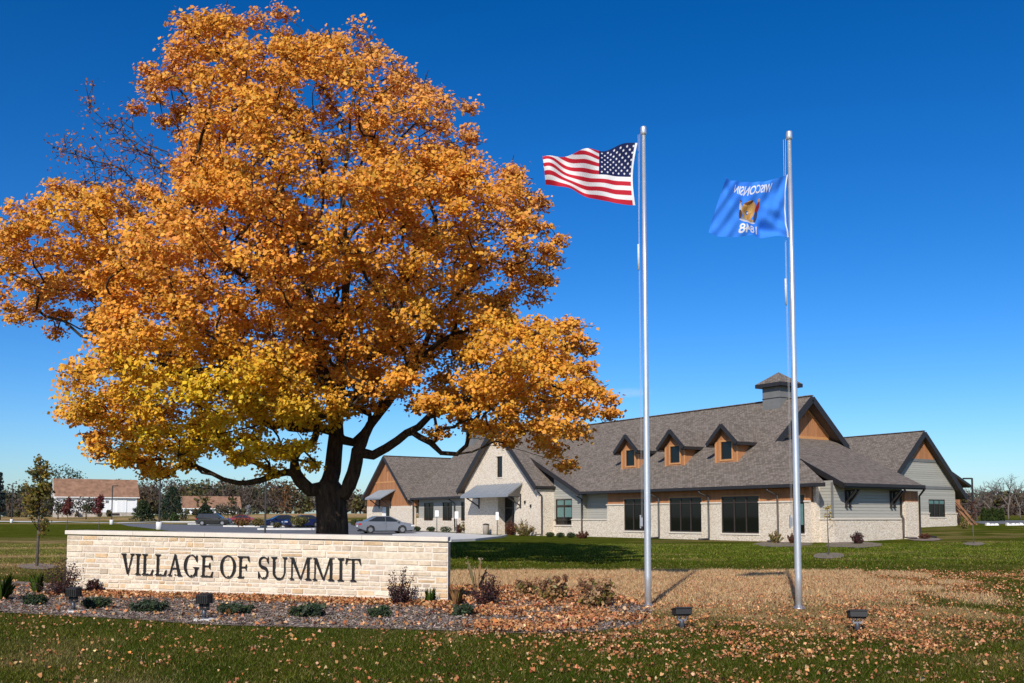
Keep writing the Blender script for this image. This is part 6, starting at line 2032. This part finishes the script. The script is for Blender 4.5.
# ------------------------------------------------------------------ ground cover
def ground_cover():
    rng = np.random.default_rng(404)
    # -------- grass blades on the near lawn
    def blades(n, X0, X1, Y0, Y1, hgt, wid, keep, col):
        X = rng.uniform(X0, X1, n); Y = Y0 + (Y1 - Y0) * rng.random(n)
        px, py = px_of(X, Y)
        ok = (px > -60) & (px < 1084) & (py < 720)
        X, Y, px, py = X[ok], Y[ok], px[ok], py[ok]
        d = dry_mask(X, Y)
        ok = keep(X, Y, px, py, d, rng.random(len(X)))
        X, Y, px, py, d = X[ok], Y[ok], px[ok], py[ok], d[ok]
        m = len(X); a = rng.uniform(0, 2 * math.pi, m); h = hgt * rng.uniform(.5, 1.25, m); w = wid * rng.uniform(.7, 1.3, m)
        z = terr(X, Y)
        b = np.stack([X, Y, z - .004], 1); sd = np.stack([np.cos(a), np.sin(a), np.zeros(m)], 1) * w[:, None]
        ln = rng.normal(size=(m, 2)) * .55
        tip = b + np.stack([ln[:, 0] * h, ln[:, 1] * h, h], 1)
        v = np.stack([b - sd, b + sd, tip], 1).reshape(-1, 3)
        return v, col(X, Y, d, m)
    bed = bed_pts
    def inbed(X, Y): return in_poly(X, Y, bed)
    def gcol(X, Y, d, m):
        g = np.array([.034, .064, .0040]); y = np.array([.085, .092, .010]); t = np.array([.46, .31, .15])
        n1 = vnoise(X, Y, .7, 21); k = np.clip(n1 * 1.2 - .2 + rng.normal(size=m) * .25, 0, 1)[:, None]
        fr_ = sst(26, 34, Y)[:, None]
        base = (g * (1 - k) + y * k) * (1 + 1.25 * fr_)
        dd = np.clip(d * 1.0 + rng.normal(size=m) * .22, 0, 1)[:, None]
        return jitter_cols(base * (1 - dd) + t * dd, rng, m, .28, .08)
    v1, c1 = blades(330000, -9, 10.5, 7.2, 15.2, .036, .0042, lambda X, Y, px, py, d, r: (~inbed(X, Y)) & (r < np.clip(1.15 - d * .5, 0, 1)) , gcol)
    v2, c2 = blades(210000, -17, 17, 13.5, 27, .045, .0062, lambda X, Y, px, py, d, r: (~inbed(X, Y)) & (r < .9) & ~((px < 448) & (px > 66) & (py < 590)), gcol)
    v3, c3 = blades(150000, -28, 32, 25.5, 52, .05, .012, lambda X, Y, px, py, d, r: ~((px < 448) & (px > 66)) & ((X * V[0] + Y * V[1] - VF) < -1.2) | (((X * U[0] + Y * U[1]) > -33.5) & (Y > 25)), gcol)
    def tcol(X, Y, d, m): return jitter_cols((.56, .38, .20), rng, m, .32, .06)
    v4, c4 = blades(190000, -3, 15, 14.5, 26.2, .085, .0050, lambda X, Y, px, py, d, r: (~inbed(X, Y)) & (px > 448) & (d > .35) & (r < sst(612, 588, py) * .9), tcol)
    o = np_mesh("grass", np.vstack([v1, v2, v3, v4]), 3, M['blade'], np.vstack([c1, c2, c3, c4]))
    tag(o, "short lawn grass, green near the road and tan around the flagpoles", "grass", kind='stuff')
    # -------- fallen leaves
    n = 640000
    X = rng.uniform(-16, 17, n); Y = 7.3 + 20 * rng.random(n) ** 1.15
    px, py = px_of(X, Y)
    ok = (px > -40) & (px < 1064) & (py < 715)
    X, Y, px, py = X[ok], Y[ok], px[ok], py[ok]
    n1 = vnoise(X, Y, .9, 31); n2 = vnoise(X, Y, .32, 32); n3 = vnoise(X * .45, Y, 1.3, 33)
    rho = 9 + 26 * sst(.5, .8, n1 * .6 + n2 * .4)                                        # scattered on the front lawn
    rho = rho + 140 * sst(470, 640, px) * sst(.40, .62, n3 * .5 + n1 * .35 + n2 * .15) * sst(690, 640, py) + 30 * sst(470, 640, px)
    rho = rho + 40 * sst(300, 520, px) * sst(640, 626, py) * (py > 624)
    pile = sst(430, 470, px) * sst(650, 560, px) * sst(583, 592, py) * sst(641, 630, py)
    rho = np.maximum(rho, 230 * pile * sst(.22, .42, n1 * .6 + n2 * .4))
    mid = sst(440, 480, px) * sst(960, 820, px) * sst(571, 574, py) * sst(628, 606, py)
    rho = np.maximum(rho, mid * (22 + 110 * sst(578, 604, py + (n1 - .5) * 14)) * (.45 + .9 * sst(.35, .6, n1 * .5 + n3 * .5)))
    rho = rho * np.where((px > 940), .6, 1)
    ib = inbed(X, Y)
    # leaves drifted against the sign
    dx = X - A0[0]; dyy = Y - A0[1]
    ax = dx * SD[0] + dyy * SD[1]; fr = dx * SN[0] + dyy * SN[1]
    drift = (ax > .25) & (ax < SL + .3) & (fr > 0.0) & (fr < .85 + .5 * n1)
    rho = np.where(ib, np.where(px > 430, rho * np.where(sst(.45, .6, n2 * .5 + n1 * .5) > .12, 1.0, .3), 8), rho)
    rho = np.where(drift, 250 * sst(1.1 + .3 * n2, .45, fr) * np.clip(.6 + .6 * sst(.3, .5, n1), 0, 1), rho)
    behind = (ax > -.2) & (ax < SL) & (fr <= 0.02) & (fr > -.5)
    rho = np.where(behind, 0, rho)
    rho = np.where((py + (n2 - .5) * 3 < 571.5) & (px > 66), rho * .03, rho)
    rho = np.where((px < 66) & (py < 583), 1.5, rho)
    area_density = 640000 / (33 * 20.0) * 1.0
    dens_here = area_density / (1.15 * np.clip((Y - 7.3) / 20, 1e-4, 1) ** (1 - 1 / 1.15))
    tuft = np.where(ib, 1.0, 0.25) + np.where(ib, .3, 1.5) * sst(.42, .72, vnoise(X, Y, .14, 35) * .6 + n2 * .4)
    ok = rng.random(len(X)) < rho * 3.4 * tuft / dens_here
    X, Y = X[ok], Y[ok]; m = len(X)
    z = terr(X, Y) + rng.uniform(.010, .040, m) + np.where(inbed(X, Y), .03, 0)
    nr = rng.normal(size=(m, 3)) * .6 + [0, 0, 1.0]
    base = np.array([(.50, .23, .095), (.42, .17, .07), (.55, .305, .145), (.31, .115, .045), (.60, .385, .21), (.50, .19, .06)])[rng.choice(6, m, p=[.3, .22, .2, .14, .1, .04])]
    red = rng.random(m) < .012; base[red] = (.32, .07, .04)
    v = leaf_verts(np.stack([X, Y, z], 1), rng.uniform(.019, .044, m) * np.where(inbed(X, Y), 1.5, 1.0) * (1 + .4 * (rng.random(m) < .12)), nr, rng, LOBED7, 2.6)
    o = np_mesh("fallen_leaves", v, len(LOBED7), M['litter'], jitter_cols(base, rng, m, .22, .07))
    tag(o, "dry tan and rust maple leaves littered over lawn and mulch", "leaves", kind='stuff')
    # -------- bark chips in the bed
    n = 130000
    X = rng.uniform(-11, 4, n); Y = rng.uniform(11.5, 20.5, n)
    axx = (X - A0[0]) * SD[0] + (Y - A0[1]) * SD[1]
    ok = inbed(X, Y) & ~((((X - A0[0]) * SN[0] + (Y - A0[1]) * SN[1]) < 0.02) & (axx > -.1) & (axx < SL))
    X, Y = X[ok], Y[ok]; m = len(X)
    nr = rng.normal(size=(m, 3)) * .35 + [0, 0, 1.0]
    base = np.array([(.20, .155, .125), (.28, .225, .185), (.13, .10, .08), (.36, .295, .25), (.23, .17, .13)])[rng.integers(0, 5, m)]
    v = leaf_verts(np.stack([X, Y, rng.uniform(.014, .035, m)], 1), rng.uniform(.022, .055, m), nr, rng, NEEDLE * [4.2, 1], .4)
    o = np_mesh("bark_chips", v, 4, M['chips'], jitter_cols(base, rng, m, .25, .05))
    tag(o, "grey-brown bark mulch in the bed around the sign", "mulch", kind='stuff')
ground_cover()
